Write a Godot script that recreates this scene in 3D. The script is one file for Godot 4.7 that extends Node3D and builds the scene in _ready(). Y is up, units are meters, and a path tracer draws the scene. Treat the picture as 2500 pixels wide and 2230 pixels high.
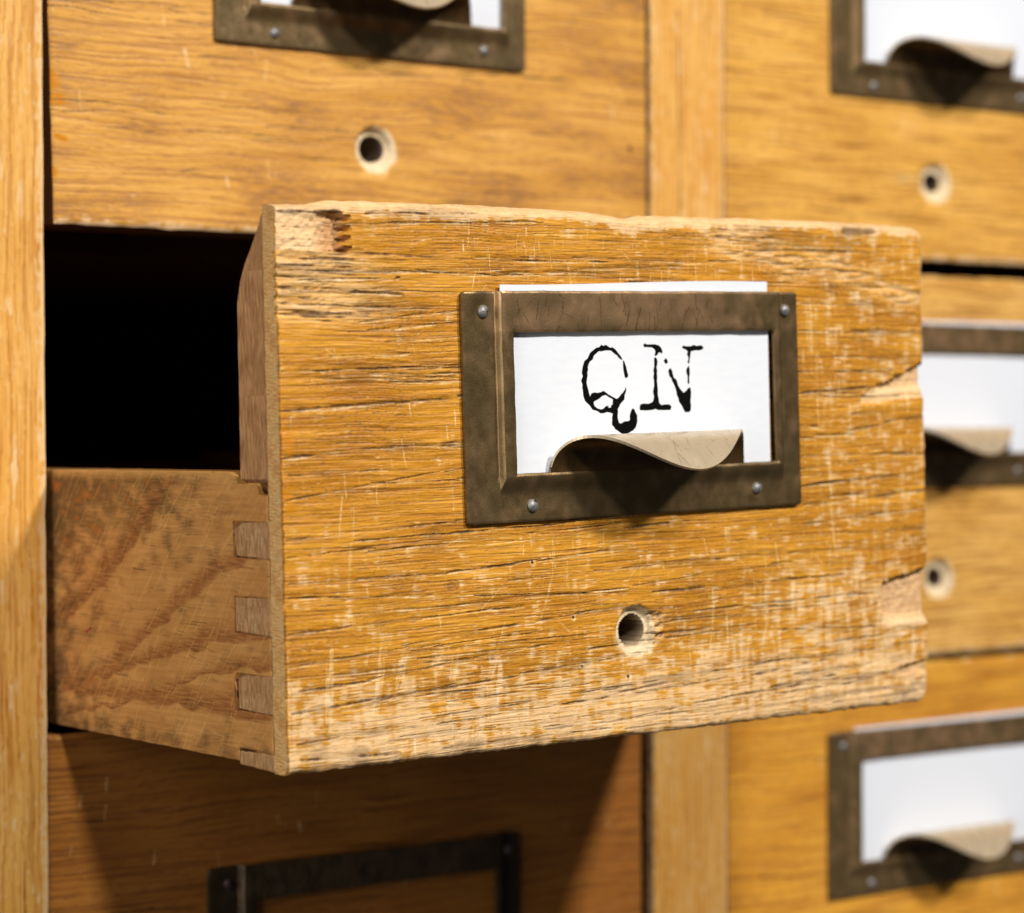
extends Node3D
# A close-up of an old wooden card catalogue: one drawer pulled out, five shut ones behind it.
# Units are metres; the fronts of the shut drawers lie near the plane z = 0, x to the right, y up.

const MM := 0.001
const PULL_BASIS_X := Vector3(0.9998, 0.0166, 0.0133)
const PULL_BASIS_Y := Vector3(-0.0165, 0.9998, -0.0064)
const PULL_BASIS_Z := Vector3(-0.0134, 0.0062, 0.9999)
const PULL_ORIGIN := Vector3(0.0016, 0.0, 0.0992)
const HOLE := Vector2(84.6, 21.8)          # millimetres on the open drawer's front

var M := {}
var N1 := FastNoiseLite.new()
var N2 := FastNoiseLite.new()


func _ready() -> void:
	# ---------------------------------------------------------------- camera
	var cam := Camera3D.new()
	cam.name = "camera"
	var lens := CameraAttributesPhysical.new()
	lens.frustum_focal_length = 66.2
	lens.frustum_focus_distance = 0.507
	lens.frustum_near = 0.02
	lens.frustum_far = 60.0
	lens.exposure_aperture = 9.0
	cam.attributes = lens
	cam.fov = 20.54
	cam.near = 0.02
	cam.far = 60.0
	cam.position = Vector3(-0.24607, 0.06540, 0.50750)
	cam.basis = Basis(Vector3.UP, -0.63467) * Basis(Vector3.RIGHT, -0.01104) * Basis(Vector3.BACK, -0.00494)
	add_child(cam)
	cam.current = true
	# ---------------------------------------------------------------- surroundings and exposure
	var env := Environment.new()
	env.background_mode = Environment.BG_COLOR
	env.background_color = Color(0.17, 0.178, 0.19)
	env.tonemap_mode = Environment.TONE_MAPPER_LINEAR
	env.tonemap_exposure = 1.1
	env.sdfgi_enabled = true
	env.ssao_enabled = true
	env.ssil_enabled = true
	var we := WorldEnvironment.new()
	we.name = "surroundings"
	we.environment = env
	add_child(we)
	# ---------------------------------------------------------------- lamps: two small flashes above, an added broad fill light, out of view at the side
	var aim := Vector3(0.09, 0.05, 0.05)
	lamp("flash_lamp_key", aim + Vector3(0.475, 1.0, 1.3).normalized() * 2.4, 4.4, 0.13, Color(1.0, 0.965, 0.92))
	lamp("flash_lamp_second", aim + Vector3(-0.344, 1.0, 1.3).normalized() * 2.4, 2.8, 0.13, Color(1.0, 0.97, 0.94))
	side_fill_light("side_fill_light", Vector3(-1.5, 0.35, 0.55), Vector3(0.05, 0.05, 0.05), Vector2(1.0, 1.2), 1.25, Color(1.0, 0.97, 0.92))

	N1.seed = 5
	N1.frequency = 1.0
	N1.fractal_octaves = 3
	N2.seed = 91
	N2.frequency = 1.0
	N2.fractal_octaves = 2
	make_materials()
	build_cabinet()
	build_shut_drawers()
	build_open_drawer()
	build_cards()


func lamp(called: String, at: Vector3, energy: float, size: float, tint: Color) -> void:
	var l := OmniLight3D.new()
	l.name = called
	l.position = at
	l.light_energy = energy
	l.light_size = size
	l.light_color = tint
	l.omni_range = 12.0
	l.omni_attenuation = 2.0
	l.shadow_enabled = true
	add_child(l)


func side_fill_light(called: String, at: Vector3, to: Vector3, size: Vector2, energy: float, tint: Color) -> void:
	var l := AreaLight3D.new()
	l.name = called
	l.area_size = size
	l.light_energy = energy
	l.light_color = tint
	l.shadow_enabled = true
	add_child(l)
	l.look_at_from_position(at, to, Vector3.UP)


# ==================================================================== small helpers
func ss(a: float, b: float, x: float) -> float:
	var t := clampf((x - a) / (b - a), 0.0, 1.0)
	return t * t * (3.0 - 2.0 * t)


func along(table: Array, x: float) -> float:
	for i in range(1, table.size()):
		if x <= table[i][0]:
			return lerpf(table[i - 1][1], table[i][1], clampf((x - table[i - 1][0]) / (table[i][0] - table[i - 1][0]), 0.0, 1.0))
	return table[-1][1]


func thing(called: String, label: String, category: String, group := "", at := Transform3D()) -> Node3D:
	var o := Node3D.new()
	o.name = called
	o.transform = at
	tag(o, label, category, group)
	add_child(o, true)
	return o


func tag(o: Node, label: String, category: String, group := "") -> void:
	o.set_meta("label", label)
	o.set_meta("category", category)
	if group:
		o.set_meta("group", group)


func part(called: String, mesh: Mesh, parent: Node, materials: Array, at := Transform3D()) -> MeshInstance3D:
	var o := MeshInstance3D.new()
	o.name = called
	o.mesh = mesh
	for i in mesh.get_surface_count():
		mesh.surface_set_material(i, materials[mini(i, materials.size() - 1)])
	o.transform = at
	parent.add_child(o, true)
	return o


# Collects triangles; front faces run clockwise seen from outside.
class Shape:
	var v := PackedVector3Array()
	var n := PackedVector3Array()
	var uv := PackedVector2Array()
	var ix := PackedInt32Array()

	func vert(p: Vector3, normal: Vector3, t: Vector2) -> int:
		v.append(p)
		n.append(normal)
		uv.append(t)
		return v.size() - 1

	func tri(a: int, b: int, c: int) -> void:
		# the winding follows the normals
		var g := (v[b] - v[a]).cross(v[c] - v[a])
		if g.dot(n[a] + n[b] + n[c]) > 0.0:
			ix.append_array([a, c, b])
		else:
			ix.append_array([a, b, c])

	func quad(a: int, b: int, c: int, d: int) -> void:
		tri(a, b, c)
		tri(a, c, d)

	func flat_quad(a: Vector3, b: Vector3, c: Vector3, d: Vector3, normal: Vector3, ua := Vector2.ZERO, ub := Vector2.ZERO, uc := Vector2.ZERO, ud := Vector2.ZERO) -> void:
		quad(vert(a, normal, ua), vert(b, normal, ub), vert(c, normal, uc), vert(d, normal, ud))

	func into(m: ArrayMesh) -> ArrayMesh:
		var s := []
		s.resize(Mesh.ARRAY_MAX)
		s[Mesh.ARRAY_VERTEX] = v
		s[Mesh.ARRAY_NORMAL] = n
		s[Mesh.ARRAY_TEX_UV] = uv
		s[Mesh.ARRAY_INDEX] = ix
		m.add_surface_from_arrays(Mesh.PRIMITIVE_TRIANGLES, s)
		return m


# A polygon in the (a, b) plane drawn out along an axis from the outer end to the inner end, its outer rim chamfered.
# place turns (a, b, depth below the outer face) into a point. Outline points run anticlockwise.
func drawn_out(outline: PackedVector2Array, depth: float, bevel: float, place: Callable, uv_scale: Vector2, uv_offset := Vector2.ZERO) -> ArrayMesh:
	var count := outline.size()
	var inner := PackedVector2Array()
	var outward := PackedVector2Array()
	for i in count:
		var before := (outline[i] - outline[(i + count - 1) % count]).normalized()
		var after := (outline[(i + 1) % count] - outline[i]).normalized()
		var n0 := Vector2(before.y, -before.x)
		var n1 := Vector2(after.y, -after.x)
		var m := (n0 + n1)
		m = m / maxf(0.35, 1.0 + n0.dot(n1))
		inner.append(outline[i] - m * bevel)
		outward.append(m)
	var s := Shape.new()
	var o: Vector3 = place.call(0.0, 0.0, 0.0)
	var face: Vector3 = (o - place.call(0.0, 0.0, 1.0)).normalized()
	var first := s.v.size()
	for p in inner:
		s.vert(place.call(p.x, p.y, 0.0), face, p * uv_scale + uv_offset)
	var t := Geometry2D.triangulate_polygon(inner)
	for i in range(0, t.size(), 3):
		s.tri(first + t[i], first + t[i + 1], first + t[i + 2])
	for i in count:
		var j := (i + 1) % count
		var e := (outline[j] - outline[i]).normalized()
		var d := Vector2(e.y, -e.x)
		var side: Vector3 = (place.call(d.x, d.y, 0.0) - o).normalized()
		var mid: Vector3 = (side + face).normalized()
		var ui := outline[i] * uv_scale + uv_offset
		var uj := outline[j] * uv_scale + uv_offset
		var a0 := s.vert(place.call(inner[i].x, inner[i].y, 0.0), mid, ui)
		var a1 := s.vert(place.call(inner[j].x, inner[j].y, 0.0), mid, uj)
		var b0 := s.vert(place.call(outline[i].x, outline[i].y, bevel), mid, ui)
		var b1 := s.vert(place.call(outline[j].x, outline[j].y, bevel), mid, uj)
		s.quad(a0, a1, b1, b0)
		var w := (d * depth) * uv_scale
		var c0 := s.vert(place.call(outline[i].x, outline[i].y, bevel), side, ui)
		var c1 := s.vert(place.call(outline[j].x, outline[j].y, bevel), side, uj)
		var d0 := s.vert(place.call(outline[i].x, outline[i].y, depth), side, ui + w)
		var d1 := s.vert(place.call(outline[j].x, outline[j].y, depth), side, uj + w)
		s.quad(c0, c1, d1, d0)
	first = s.v.size()
	for p in outline:
		s.vert(place.call(p.x, p.y, depth), -face, p * uv_scale + uv_offset)
	t = Geometry2D.triangulate_polygon(outline)
	for i in range(0, t.size(), 3):
		s.tri(first + t[i], first + t[i + 1], first + t[i + 2])
	return s.into(ArrayMesh.new())


# Splits the edges of an outline and shakes the new points a little, so that sawn edges are not ruler straight.
func roughened(outline: PackedVector2Array, step: float, amount: float, salt: float) -> PackedVector2Array:
	var out := PackedVector2Array()
	for i in outline.size():
		var a := outline[i]
		var b := outline[(i + 1) % outline.size()]
		var e := (b - a)
		var k := maxi(1, int(e.length() / step))
		var side := Vector2(e.y, -e.x).normalized()
		for j in k:
			var p := a.lerp(b, float(j) / k)
			if j > 0:
				p += side * amount * N1.get_noise_2d(p.x / MM * 0.55 + salt, p.y / MM * 0.55)
			out.append(p)
	return out


func rect(x0: float, y0: float, x1: float, y1: float) -> PackedVector2Array:
	return PackedVector2Array([Vector2(x0, y0), Vector2(x1, y0), Vector2(x1, y1), Vector2(x0, y1)])


# ==================================================================== textures
func streaks(w: int, h: int, sx: float, sy: float, salt: int, octaves := 3) -> PackedByteArray:
	var f := FastNoiseLite.new()
	f.seed = salt
	f.noise_type = FastNoiseLite.TYPE_SIMPLEX_SMOOTH
	f.frequency = 0.25
	f.fractal_octaves = octaves
	f.fractal_gain = 0.55
	var gw := clampi(int(ceil(w / maxf(1.0, sx / 4.0))), 4, w)
	var gh := clampi(int(ceil(h / maxf(1.0, sy / 4.0))), 4, h)
	var im := f.get_image(gw, gh)
	im.resize(w, h, Image.INTERPOLATE_CUBIC)
	return im.get_data()


func each_row(rows: int, work: Callable) -> void:
	var job := WorkerThreadPool.add_group_task(work, rows, -1, true)
	WorkerThreadPool.wait_for_group_task_completion(job)


# Marks laid down stroke by stroke in millimetres (y up). Channels: 0 dark dirt in cracks, 1 pale raw scratches and painted crack highlights, 2 depth, 3 orange resin.
class Marks:
	var w: int
	var h: int
	var k: float
	var b := PackedFloat32Array()
	var r := RandomNumberGenerator.new()

	func _init(pw: int, ph: int, px_per_mm: float, salt: int) -> void:
		w = pw
		h = ph
		k = px_per_mm
		b.resize(w * h * 4)
		r.seed = salt

	func dab(channel: int, x: float, y: float, radius: float, a: float) -> void:
		var rp := maxf(radius * k, 0.62)
		var cx := x * k
		var cy := h - y * k
		var base := channel * w * h
		for j in range(maxi(0, int(cy - rp - 1.0)), mini(h, int(cy + rp + 2.0))):
			for i in range(maxi(0, int(cx - rp - 1.0)), mini(w, int(cx + rp + 2.0))):
				var d := sqrt((i - cx) * (i - cx) + (j - cy) * (j - cy)) / rp
				if d < 1.25:
					var val := a * clampf((1.25 - d) * 2.0, 0.0, 1.0)
					var at := base + j * w + i
					if b[at] < val:
						b[at] = val

	# wave: sideways sway in mm; gaps: share left out
	func line(channel: int, p: Vector2, q: Vector2, radius: float, a: float, wave := 0.0, gaps := 0.0) -> void:
		var length := p.distance_to(q)
		var steps := maxi(2, int(length * k / 0.8))
		var side := Vector2(-(q - p).y, (q - p).x).normalized()
		var ph1 := r.randf() * TAU
		var ph2 := r.randf() * TAU
		var f1 := r.randf_range(0.12, 0.3)
		var sway := 0.0
		var thick := 1.0
		var alpha := 1.0
		for i in steps + 1:
			var t := float(i) / steps
			var s := t * length
			if i % 5 == 0:
				thick = clampf(thick + r.randf_range(-0.3, 0.3), 0.45, 1.4)
				alpha = clampf(alpha + r.randf_range(-0.35, 0.35), -gaps, 1.0)
				sway = clampf(sway + r.randf_range(-0.08, 0.08) * minf(1.0, wave * 4.0), -wave * 0.4, wave * 0.4)
			var off := wave * (0.6 * sin(s * f1 + ph1) + 0.3 * sin(s * f1 * 2.7 + ph2)) + sway
			var taper := minf(1.0, minf(t, 1.0 - t) * 8.0 + 0.25)
			if alpha > 0.02:
				var at := p.lerp(q, t) + side * off
				dab(channel, at.x, at.y, radius * thick * taper, a * alpha)


# Depth (mm) that is broken out of the open drawer's front at a place (mm), and how much of it shows bare wood.
func broken_out(x: float, y: float) -> Vector2:
	var depth := 0.0
	var bare := 0.0
	if x < 34.0 and y > 84.0:
		if y < 107.2 and y > 99.3:
			var jag := 15.6 + 1.1 * signf(sin(y * 3.1 + 0.6)) * absf(sin(y * 3.1 + 0.6)) ** 0.4 + 0.9 * N1.get_noise_2d(3.0, y * 1.3)
			if x < jag and x > 0.15:
				var q := 0.55 + 2.0 * ss(6.0, 15.0, x) + 0.5 * N1.get_noise_2d(x * 0.35, y * 0.9) + 0.25 * N2.get_noise_2d(x * 0.9, y * 2.0)
				q *= ss(107.2, 106.2, y)
				depth = maxf(depth, q)
				bare = 1.0
		if y <= 99.6:
			var reach := 1.0 - ss(13.0, 31.0, x + (y - 92.0) * 0.5 + 5.0 * N1.get_noise_2d(1.0, y * 0.8))
			reach *= ss(84.5, 88.0, y)
			var ridge := 0.5 + 0.9 * N1.get_noise_2d(x * 0.035, y * 0.75) + 0.5 * N2.get_noise_2d(x * 0.08, y * 1.7)
			ridge = clampf(ridge, 0.0, 1.0)
			depth = maxf(depth, reach * (0.08 + 0.85 * ridge))
			bare = maxf(bare, reach * (0.35 + 0.5 * (1.0 - ridge)))
	if x > 96.0 and y > 86.0:
		# weathered, split band that falls from the top middle to the right edge
		var centre := 104.0 - (x - 112.0) * 0.225
		var width := 5.5 - 2.5 * ss(120.0, 168.0, x)
		var band := (1.0 - ss(width * 0.35, width, absf(y - centre + 2.0 * N1.get_noise_2d(x * 0.06, 4.0)))) * ss(96.0, 112.0, x)
		if band > 0.0:
			var ridge := clampf(0.45 + 0.9 * N1.get_noise_2d(x * 0.07, y * 0.85 + 40.0) + 0.5 * N2.get_noise_2d(x * 0.14, y * 1.9), 0.0, 1.0)
			depth = maxf(depth, band * ridge * 0.75)
			bare = maxf(bare, band * (0.2 + 0.6 * ss(0.3, 0.7, ridge)))
	if x > 148.0:
		if y > 67.5 and y < 79.0:
			var low := 69.9 + 0.06 * (x - 151.0) + 0.3 * N1.get_noise_2d(x * 0.5, 9.0)
			var high := 70.4 + 0.36 * (x - 151.0) + 0.9 * N1.get_noise_2d(x * 0.5, 2.0) + 0.5 * N2.get_noise_2d(x * 1.3, 6.0)
			if x > 151.0 and y > low and y < high:
				depth = maxf(depth, 0.4 + 0.9 * ss(151.0, 158.0, x) * ss(low, low + 1.6, y) + 0.3 * N1.get_noise_2d(x * 0.4, y))
				bare = 1.0
			elif x > 150.0 and y <= low and y > low - 1.7:
				depth = maxf(depth, 0.35)
				bare = maxf(bare, 0.9)
		if y > 16.0 and y < 31.5 and x > 153.0:
			var top := 27.6 + 0.2 * (x - 155.0) + 0.5 * N1.get_noise_2d(x * 0.5, 7.0)
			var left := 155.0 + 0.8 * N1.get_noise_2d(5.0, y * 0.5)
			if x > left and y < top and y > 17.6:
				depth = maxf(depth, (1.5 * ss(left, left + 1.2, x) + 0.35 * N1.get_noise_2d(x * 0.4, y * 0.4)) * ss(17.6, 21.0, y))
				bare = 1.0
		if y > 5.0 and y < 11.0 and x > 158.0:
			var top2 := 8.2 + 0.13 * (x - 159.0)
			if y < top2 and y > 6.4 + 0.2 * N1.get_noise_2d(x * 0.7, 1.0):
				depth = maxf(depth, 1.1 * ss(158.5, 161.5, x))
				bare = maxf(bare, 0.8)
		if y < 7.0 and x > 154.0:
			var c := ss(0.0, 5.0, (x - 154.0) * 0.45 - y * 0.9 + 1.0 + 1.5 * N1.get_noise_2d(x * 0.3, y * 0.3))
			depth = maxf(depth, 0.9 * c)
			bare = maxf(bare, ss(0.1, 0.4, c))
	# splinters torn off beside the bored hole
	if x > 88.5 and x < 93.5 and y > 17.5 and y < 26.5:
		var torn := 91.2 + 0.7 * signf(sin(y * 2.9)) * absf(sin(y * 2.9)) ** 0.5 + 0.4 * N1.get_noise_2d(2.0, y)
		if x < torn and absf(y - 21.9) < 3.4:
			depth = maxf(depth, (1.0 + 0.9 * N1.get_noise_2d(x * 0.8, y * 1.2)) * ss(torn, torn - 0.7, x))
			bare = maxf(bare, 0.8)
	return Vector2(maxf(depth, 0.0), clampf(bare, 0.0, 1.0))


const TOP_EDGE := [[0.0, 0.1], [8.0, 0.3], [13.0, 1.2], [30.0, 1.3], [52.0, 1.3], [70.0, 1.0], [78.0, 0.6], [83.0, -0.1], [85.5, -0.2], [89.0, 0.5], [110.0, 0.6], [133.0, 0.75], [160.0, 0.4], [167.0, 0.1], [170.0, -0.7]]


func wood_front(w: int, h: int, mm_w: float, mm_h: float, salt: int, spec: Dictionary) -> StandardMaterial3D:
	var k := w / mm_w
	var hero: bool = spec.get("hero", false)
	var s1 := streaks(w, h, 60.0 * k, 1.6 * k, salt + 1)
	var s2 := streaks(w, h, 44.0 * k, 0.52 * k, salt + 2)
	var s3 := streaks(w, h, 5.0 * k, 0.3 * k, salt + 3, 2)
	var low := streaks(w, h, 42.0 * k, 14.0 * k, salt + 4, 3)
	var bend := streaks(w, h, 50.0 * k, 26.0 * k, salt + 5, 2)
	var rub := streaks(w, h, 2.6 * k, 9.0 * k, salt + 6, 4)
	var patch := streaks(w, h, 9.0 * k, 4.5 * k, salt + 9, 4)
	var fib := streaks(w, h, 7.0 * k, 0.42 * k, salt + 7, 3)
	var dirt := streaks(w, h, 1.3 * k, 0.55 * k, salt + 8, 4)
	var marks := Marks.new(w, h, k, salt)
	var r := marks.r
	if hero:
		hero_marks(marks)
	else:
		for i in int(spec.get("cracks", 12)):
			var p := Vector2(r.randf_range(-20.0, mm_w - 10.0), r.randf_range(2.0, mm_h - 2.0))
			marks.line(0, p, p + Vector2(r.randf_range(15.0, 70.0), r.randf_range(-1.5, 1.5)), r.randf_range(0.1, 0.22), r.randf_range(0.4, 0.85), 0.5, 0.5)
		for i in int(spec.get("scratches", 30)):
			var p := Vector2(r.randf_range(0.0, mm_w), r.randf_range(0.0, mm_h))
			marks.line(1, p, p + Vector2(r.randf_range(-1.0, 1.0), r.randf_range(1.5, 6.0)), r.randf_range(0.1, 0.35), r.randf_range(0.25, 0.8), 0.15, 0.5)
		for i in int(spec.get("flecks", 0)):
			var p := Vector2(r.randf_range(0.0, mm_w), r.randf_range(0.0, mm_h))
			marks.line(1, p, p + Vector2(r.randf_range(1.5, 9.0), r.randf_range(-0.3, 0.3)), r.randf_range(0.15, 0.6), r.randf_range(0.3, 0.95), 0.2, 0.3)
		if spec.has("spots_pale"):
			for q in 5:
				marks.line(q % 2, Vector2(63.0, 22.0 + q * 0.5), Vector2(97.0, 22.2 + q * 0.5), 0.3, 0.5, 0.2, 0.6)
		for p in spec.get("spots", []):
			marks.line(0, p, p + Vector2(0.5, 0.1), 0.75, 0.9)
		for p in spec.get("resin", []):
			marks.line(3, p, p + Vector2(r.randf_range(0.5, 2.5), r.randf_range(-2.5, 2.5)), r.randf_range(0.6, 1.3), 0.95, 0.6)
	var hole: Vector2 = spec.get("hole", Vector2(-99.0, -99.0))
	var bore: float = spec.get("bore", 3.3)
	var wear_amount: float = spec.get("wear", 0.3)
	var cl: Color = spec.get("light", Color8(222, 160, 52))
	var cm: Color = spec.get("mid", Color8(190, 126, 28))
	var cd: Color = spec.get("grain", Color8(138, 85, 30))
	var pale: Color = spec.get("pale", Color8(250, 226, 188))
	var tan_wood: Color = spec.get("tan", Color8(226, 183, 134))
	var dirt_amount: float = spec.get("dirt", 0.35)
	var smudge: float = spec.get("smudge", 0.0)
	var bend_by: float = 0.006 if hero else 0.01
	var rgb := PackedByteArray()
	rgb.resize(w * h * 3)
	var rough := PackedByteArray()
	rough.resize(w * h)
	var relief := PackedFloat32Array()
	relief.resize(w * h)
	var area := w * h
	var edge_at := PackedFloat32Array()
	for i in w:
		edge_at.append(mm_h - 1.86 + along(TOP_EDGE, i / k))
	each_row(h, func(j: int) -> void:
		var y := (h - 1 - j) / k
		for i in w:
			var at := j * w + i
			var x := i / k
			# the grain sways a little over the board
			var jj := clampi(j + int((bend[at] - 128) * bend_by * k), 0, h - 1)
			var bt := jj * w + i
			var a1 := s1[bt] / 255.0
			var a2 := s2[bt] / 255.0
			var a3 := s3[bt] / 255.0
			var lw := low[at] / 255.0
			var f := fib[bt] / 255.0
			var t := clampf(a1 * 0.9 + lw * 0.9 - 0.45, 0.0, 1.0)
			var cr := cl.r + (cm.r - cl.r) * t
			var cg := cl.g + (cm.g - cl.g) * t
			var cb := cl.b + (cm.b - cl.b) * t
			t = clampf((a2 - 0.48) * 3.0, 0.0, 1.0) * 0.6 + clampf((a3 - 0.58) * 3.0, 0.0, 1.0) * 0.35
			cr += (cd.r - cr) * t
			cg += (cd.g - cg) * t
			cb += (cd.b - cb) * t
			var hh := 0.62 - t * 0.22 + (f - 0.5) * 0.16
			if smudge > 0.0:
				t = clampf((lw - 0.52) * 3.0, 0.0, 1.0) * clampf((f - 0.35) * 2.2, 0.0, 1.0) * smudge
				cr += (0.58 - cr) * t
				cg += (0.40 - cg) * t
				cb += (0.27 - cb) * t
			var rv := rub[at] / 255.0
			var wear := 0.0
			var bare := 0.0
			var gone := 0.0
			if hero:
				var xr := x / 170.0
				var field := 0.86 - 0.72 * ss(3.0, 28.0 + 9.0 * xr, y)
				field = maxf(field, 0.50 * ss(84.0, 140.0, x) * (1.0 - ss(26.0, 42.0, y)) + 0.12)
				field = maxf(field, 0.40 * ss(126.0, 140.0, x))
				field = maxf(field, 0.30 * (1.0 - ss(40.0, 54.0, y)))
				field = maxf(field, 0.24 * ss(86.0, 92.0, y) * ss(40.0, 70.0, x))
				var td := edge_at[i] - y
				if td < 6.0:
					field = maxf(field, 1.3 - 1.0 * ss(0.8, 2.2 + 3.6 * lw, td))
				field = maxf(field, 0.8 - ss(0.1, 1.4, 169.6 - x))
				field = maxf(field, (0.75 - ss(0.0, 1.0 + 3.0 * ss(30.0, 5.0, y), x)) * ss(0.2, 0.5, x))
				wear = ss(0.42, 0.74, field + (rv - 0.5) * 0.55 + (f - 0.5) * 0.9 + (a3 - 0.5) * 0.35 + (patch[at] / 255.0 - 0.5) * 0.6) * (0.82 + 0.18 * rv)
				if (x < 34.0 and y > 84.0) or x > 148.0 or (x > 96.0 and y > 86.0) or (x > 88.5 and x < 93.5 and y > 17.5 and y < 26.5):
					var q := broken_out(x, y)
					gone = q.x
					bare = q.y
					wear = maxf(wear, bare)
			else:
				var field2 := wear_amount + 0.6 * (1.0 - ss(0.0, 2.5, y)) + 0.3 * (1.0 - ss(0.0, 1.5, mm_h - y))
				wear = ss(0.5, 0.85, field2 + (rv - 0.5) * 0.45 + (f - 0.5) * 0.8)
			var d := sqrt((x - hole.x) * (x - hole.x) + (y - hole.y) * (y - hole.y))
			var ring := 0.0
			if d < 9.0:
				ring = ss(5.5, 5.0, d + 0.5 * (f - 0.5))
				var below := ss(6.6, 5.2, d + 1.6 * (rv - 0.5)) * ss(2.0, -3.0, y - hole.y)
				ring = maxf(ring, below)
				wear = maxf(wear, ring)
			if wear > 0.0:
				t = f * 0.75 + a2 * 0.25
				var wr := pale.r + (tan_wood.r - pale.r) * t
				var wg := pale.g + (tan_wood.g - pale.g) * t
				var wb := pale.b + (tan_wood.b - pale.b) * t
				if ring > 0.5:
					wr = 0.95 - 0.08 * f
					wg = 0.90 - 0.1 * f
					wb = 0.80 - 0.14 * f
				if gone > 1.0:
					var deep := clampf((gone - 0.9) * 0.5, 0.0, 0.6) * (0.5 + 0.7 * f)
					wr += (0.66 - wr) * deep
					wg += (0.45 - wg) * deep
					wb += (0.28 - wb) * deep
				t = wear * 0.9
				cr += (wr - cr) * t
				cg += (wg - cg) * t
				cb += (wb - cb) * t
				hh -= wear * 0.12
			t = clampf((dirt[at] / 255.0 - 0.60) * 4.0, 0.0, 1.0) * clampf((lw - 0.25) * 1.8, 0.0, 1.0) * dirt_amount * (1.0 - 0.6 * wear)
			cr += (0.42 - cr) * t
			cg += (0.34 - cg) * t
			cb += (0.24 - cb) * t
			var m := marks.b[area * 3 + at]
			if m > 0.0:
				cr += (0.80 - cr) * m
				cg += (0.51 - cg) * m
				cb += (0.06 - cb) * m
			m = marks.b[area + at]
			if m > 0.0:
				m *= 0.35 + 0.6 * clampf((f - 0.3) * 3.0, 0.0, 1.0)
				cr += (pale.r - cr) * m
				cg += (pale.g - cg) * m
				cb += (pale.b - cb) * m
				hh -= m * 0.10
			m = marks.b[at]
			if m > 0.0:
				cr += (0.23 - cr) * m * 0.9
				cg += (0.145 - cg) * m * 0.9
				cb += (0.09 - cb) * m * 0.9
				hh -= m * 0.25
			m = marks.b[area * 2 + at]
			hh -= m * 0.5
			if d < 3.5:  # inside of the hole coloured dark to stand for its shade
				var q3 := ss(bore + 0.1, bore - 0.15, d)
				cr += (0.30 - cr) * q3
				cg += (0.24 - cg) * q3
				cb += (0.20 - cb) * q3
			rgb[at * 3] = clampi(int(cr * 255.0), 0, 255)
			rgb[at * 3 + 1] = clampi(int(cg * 255.0), 0, 255)
			rgb[at * 3 + 2] = clampi(int(cb * 255.0), 0, 255)
			rough[at] = clampi(int(255.0 * (0.44 + 0.3 * wear + 0.12 * (f - 0.5))), 0, 255)
			relief[at] = hh
	)
	var mat := StandardMaterial3D.new()
	mat.resource_name = spec.get("called", "varnished_wood")
	mat.albedo_texture = ImageTexture.create_from_image(Image.create_from_data(w, h, false, Image.FORMAT_RGB8, rgb))
	mat.roughness = 1.0
	mat.roughness_texture = ImageTexture.create_from_image(Image.create_from_data(w, h, false, Image.FORMAT_L8, rough))
	mat.heightmap_enabled = true
	mat.heightmap_texture = ImageTexture.create_from_image(Image.create_from_data(w, h, false, Image.FORMAT_RF, relief.to_byte_array()))
	mat.heightmap_scale = spec.get("relief", 0.05)
	mat.metallic_specular = 0.4
	mat.texture_repeat = false
	return mat


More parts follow.
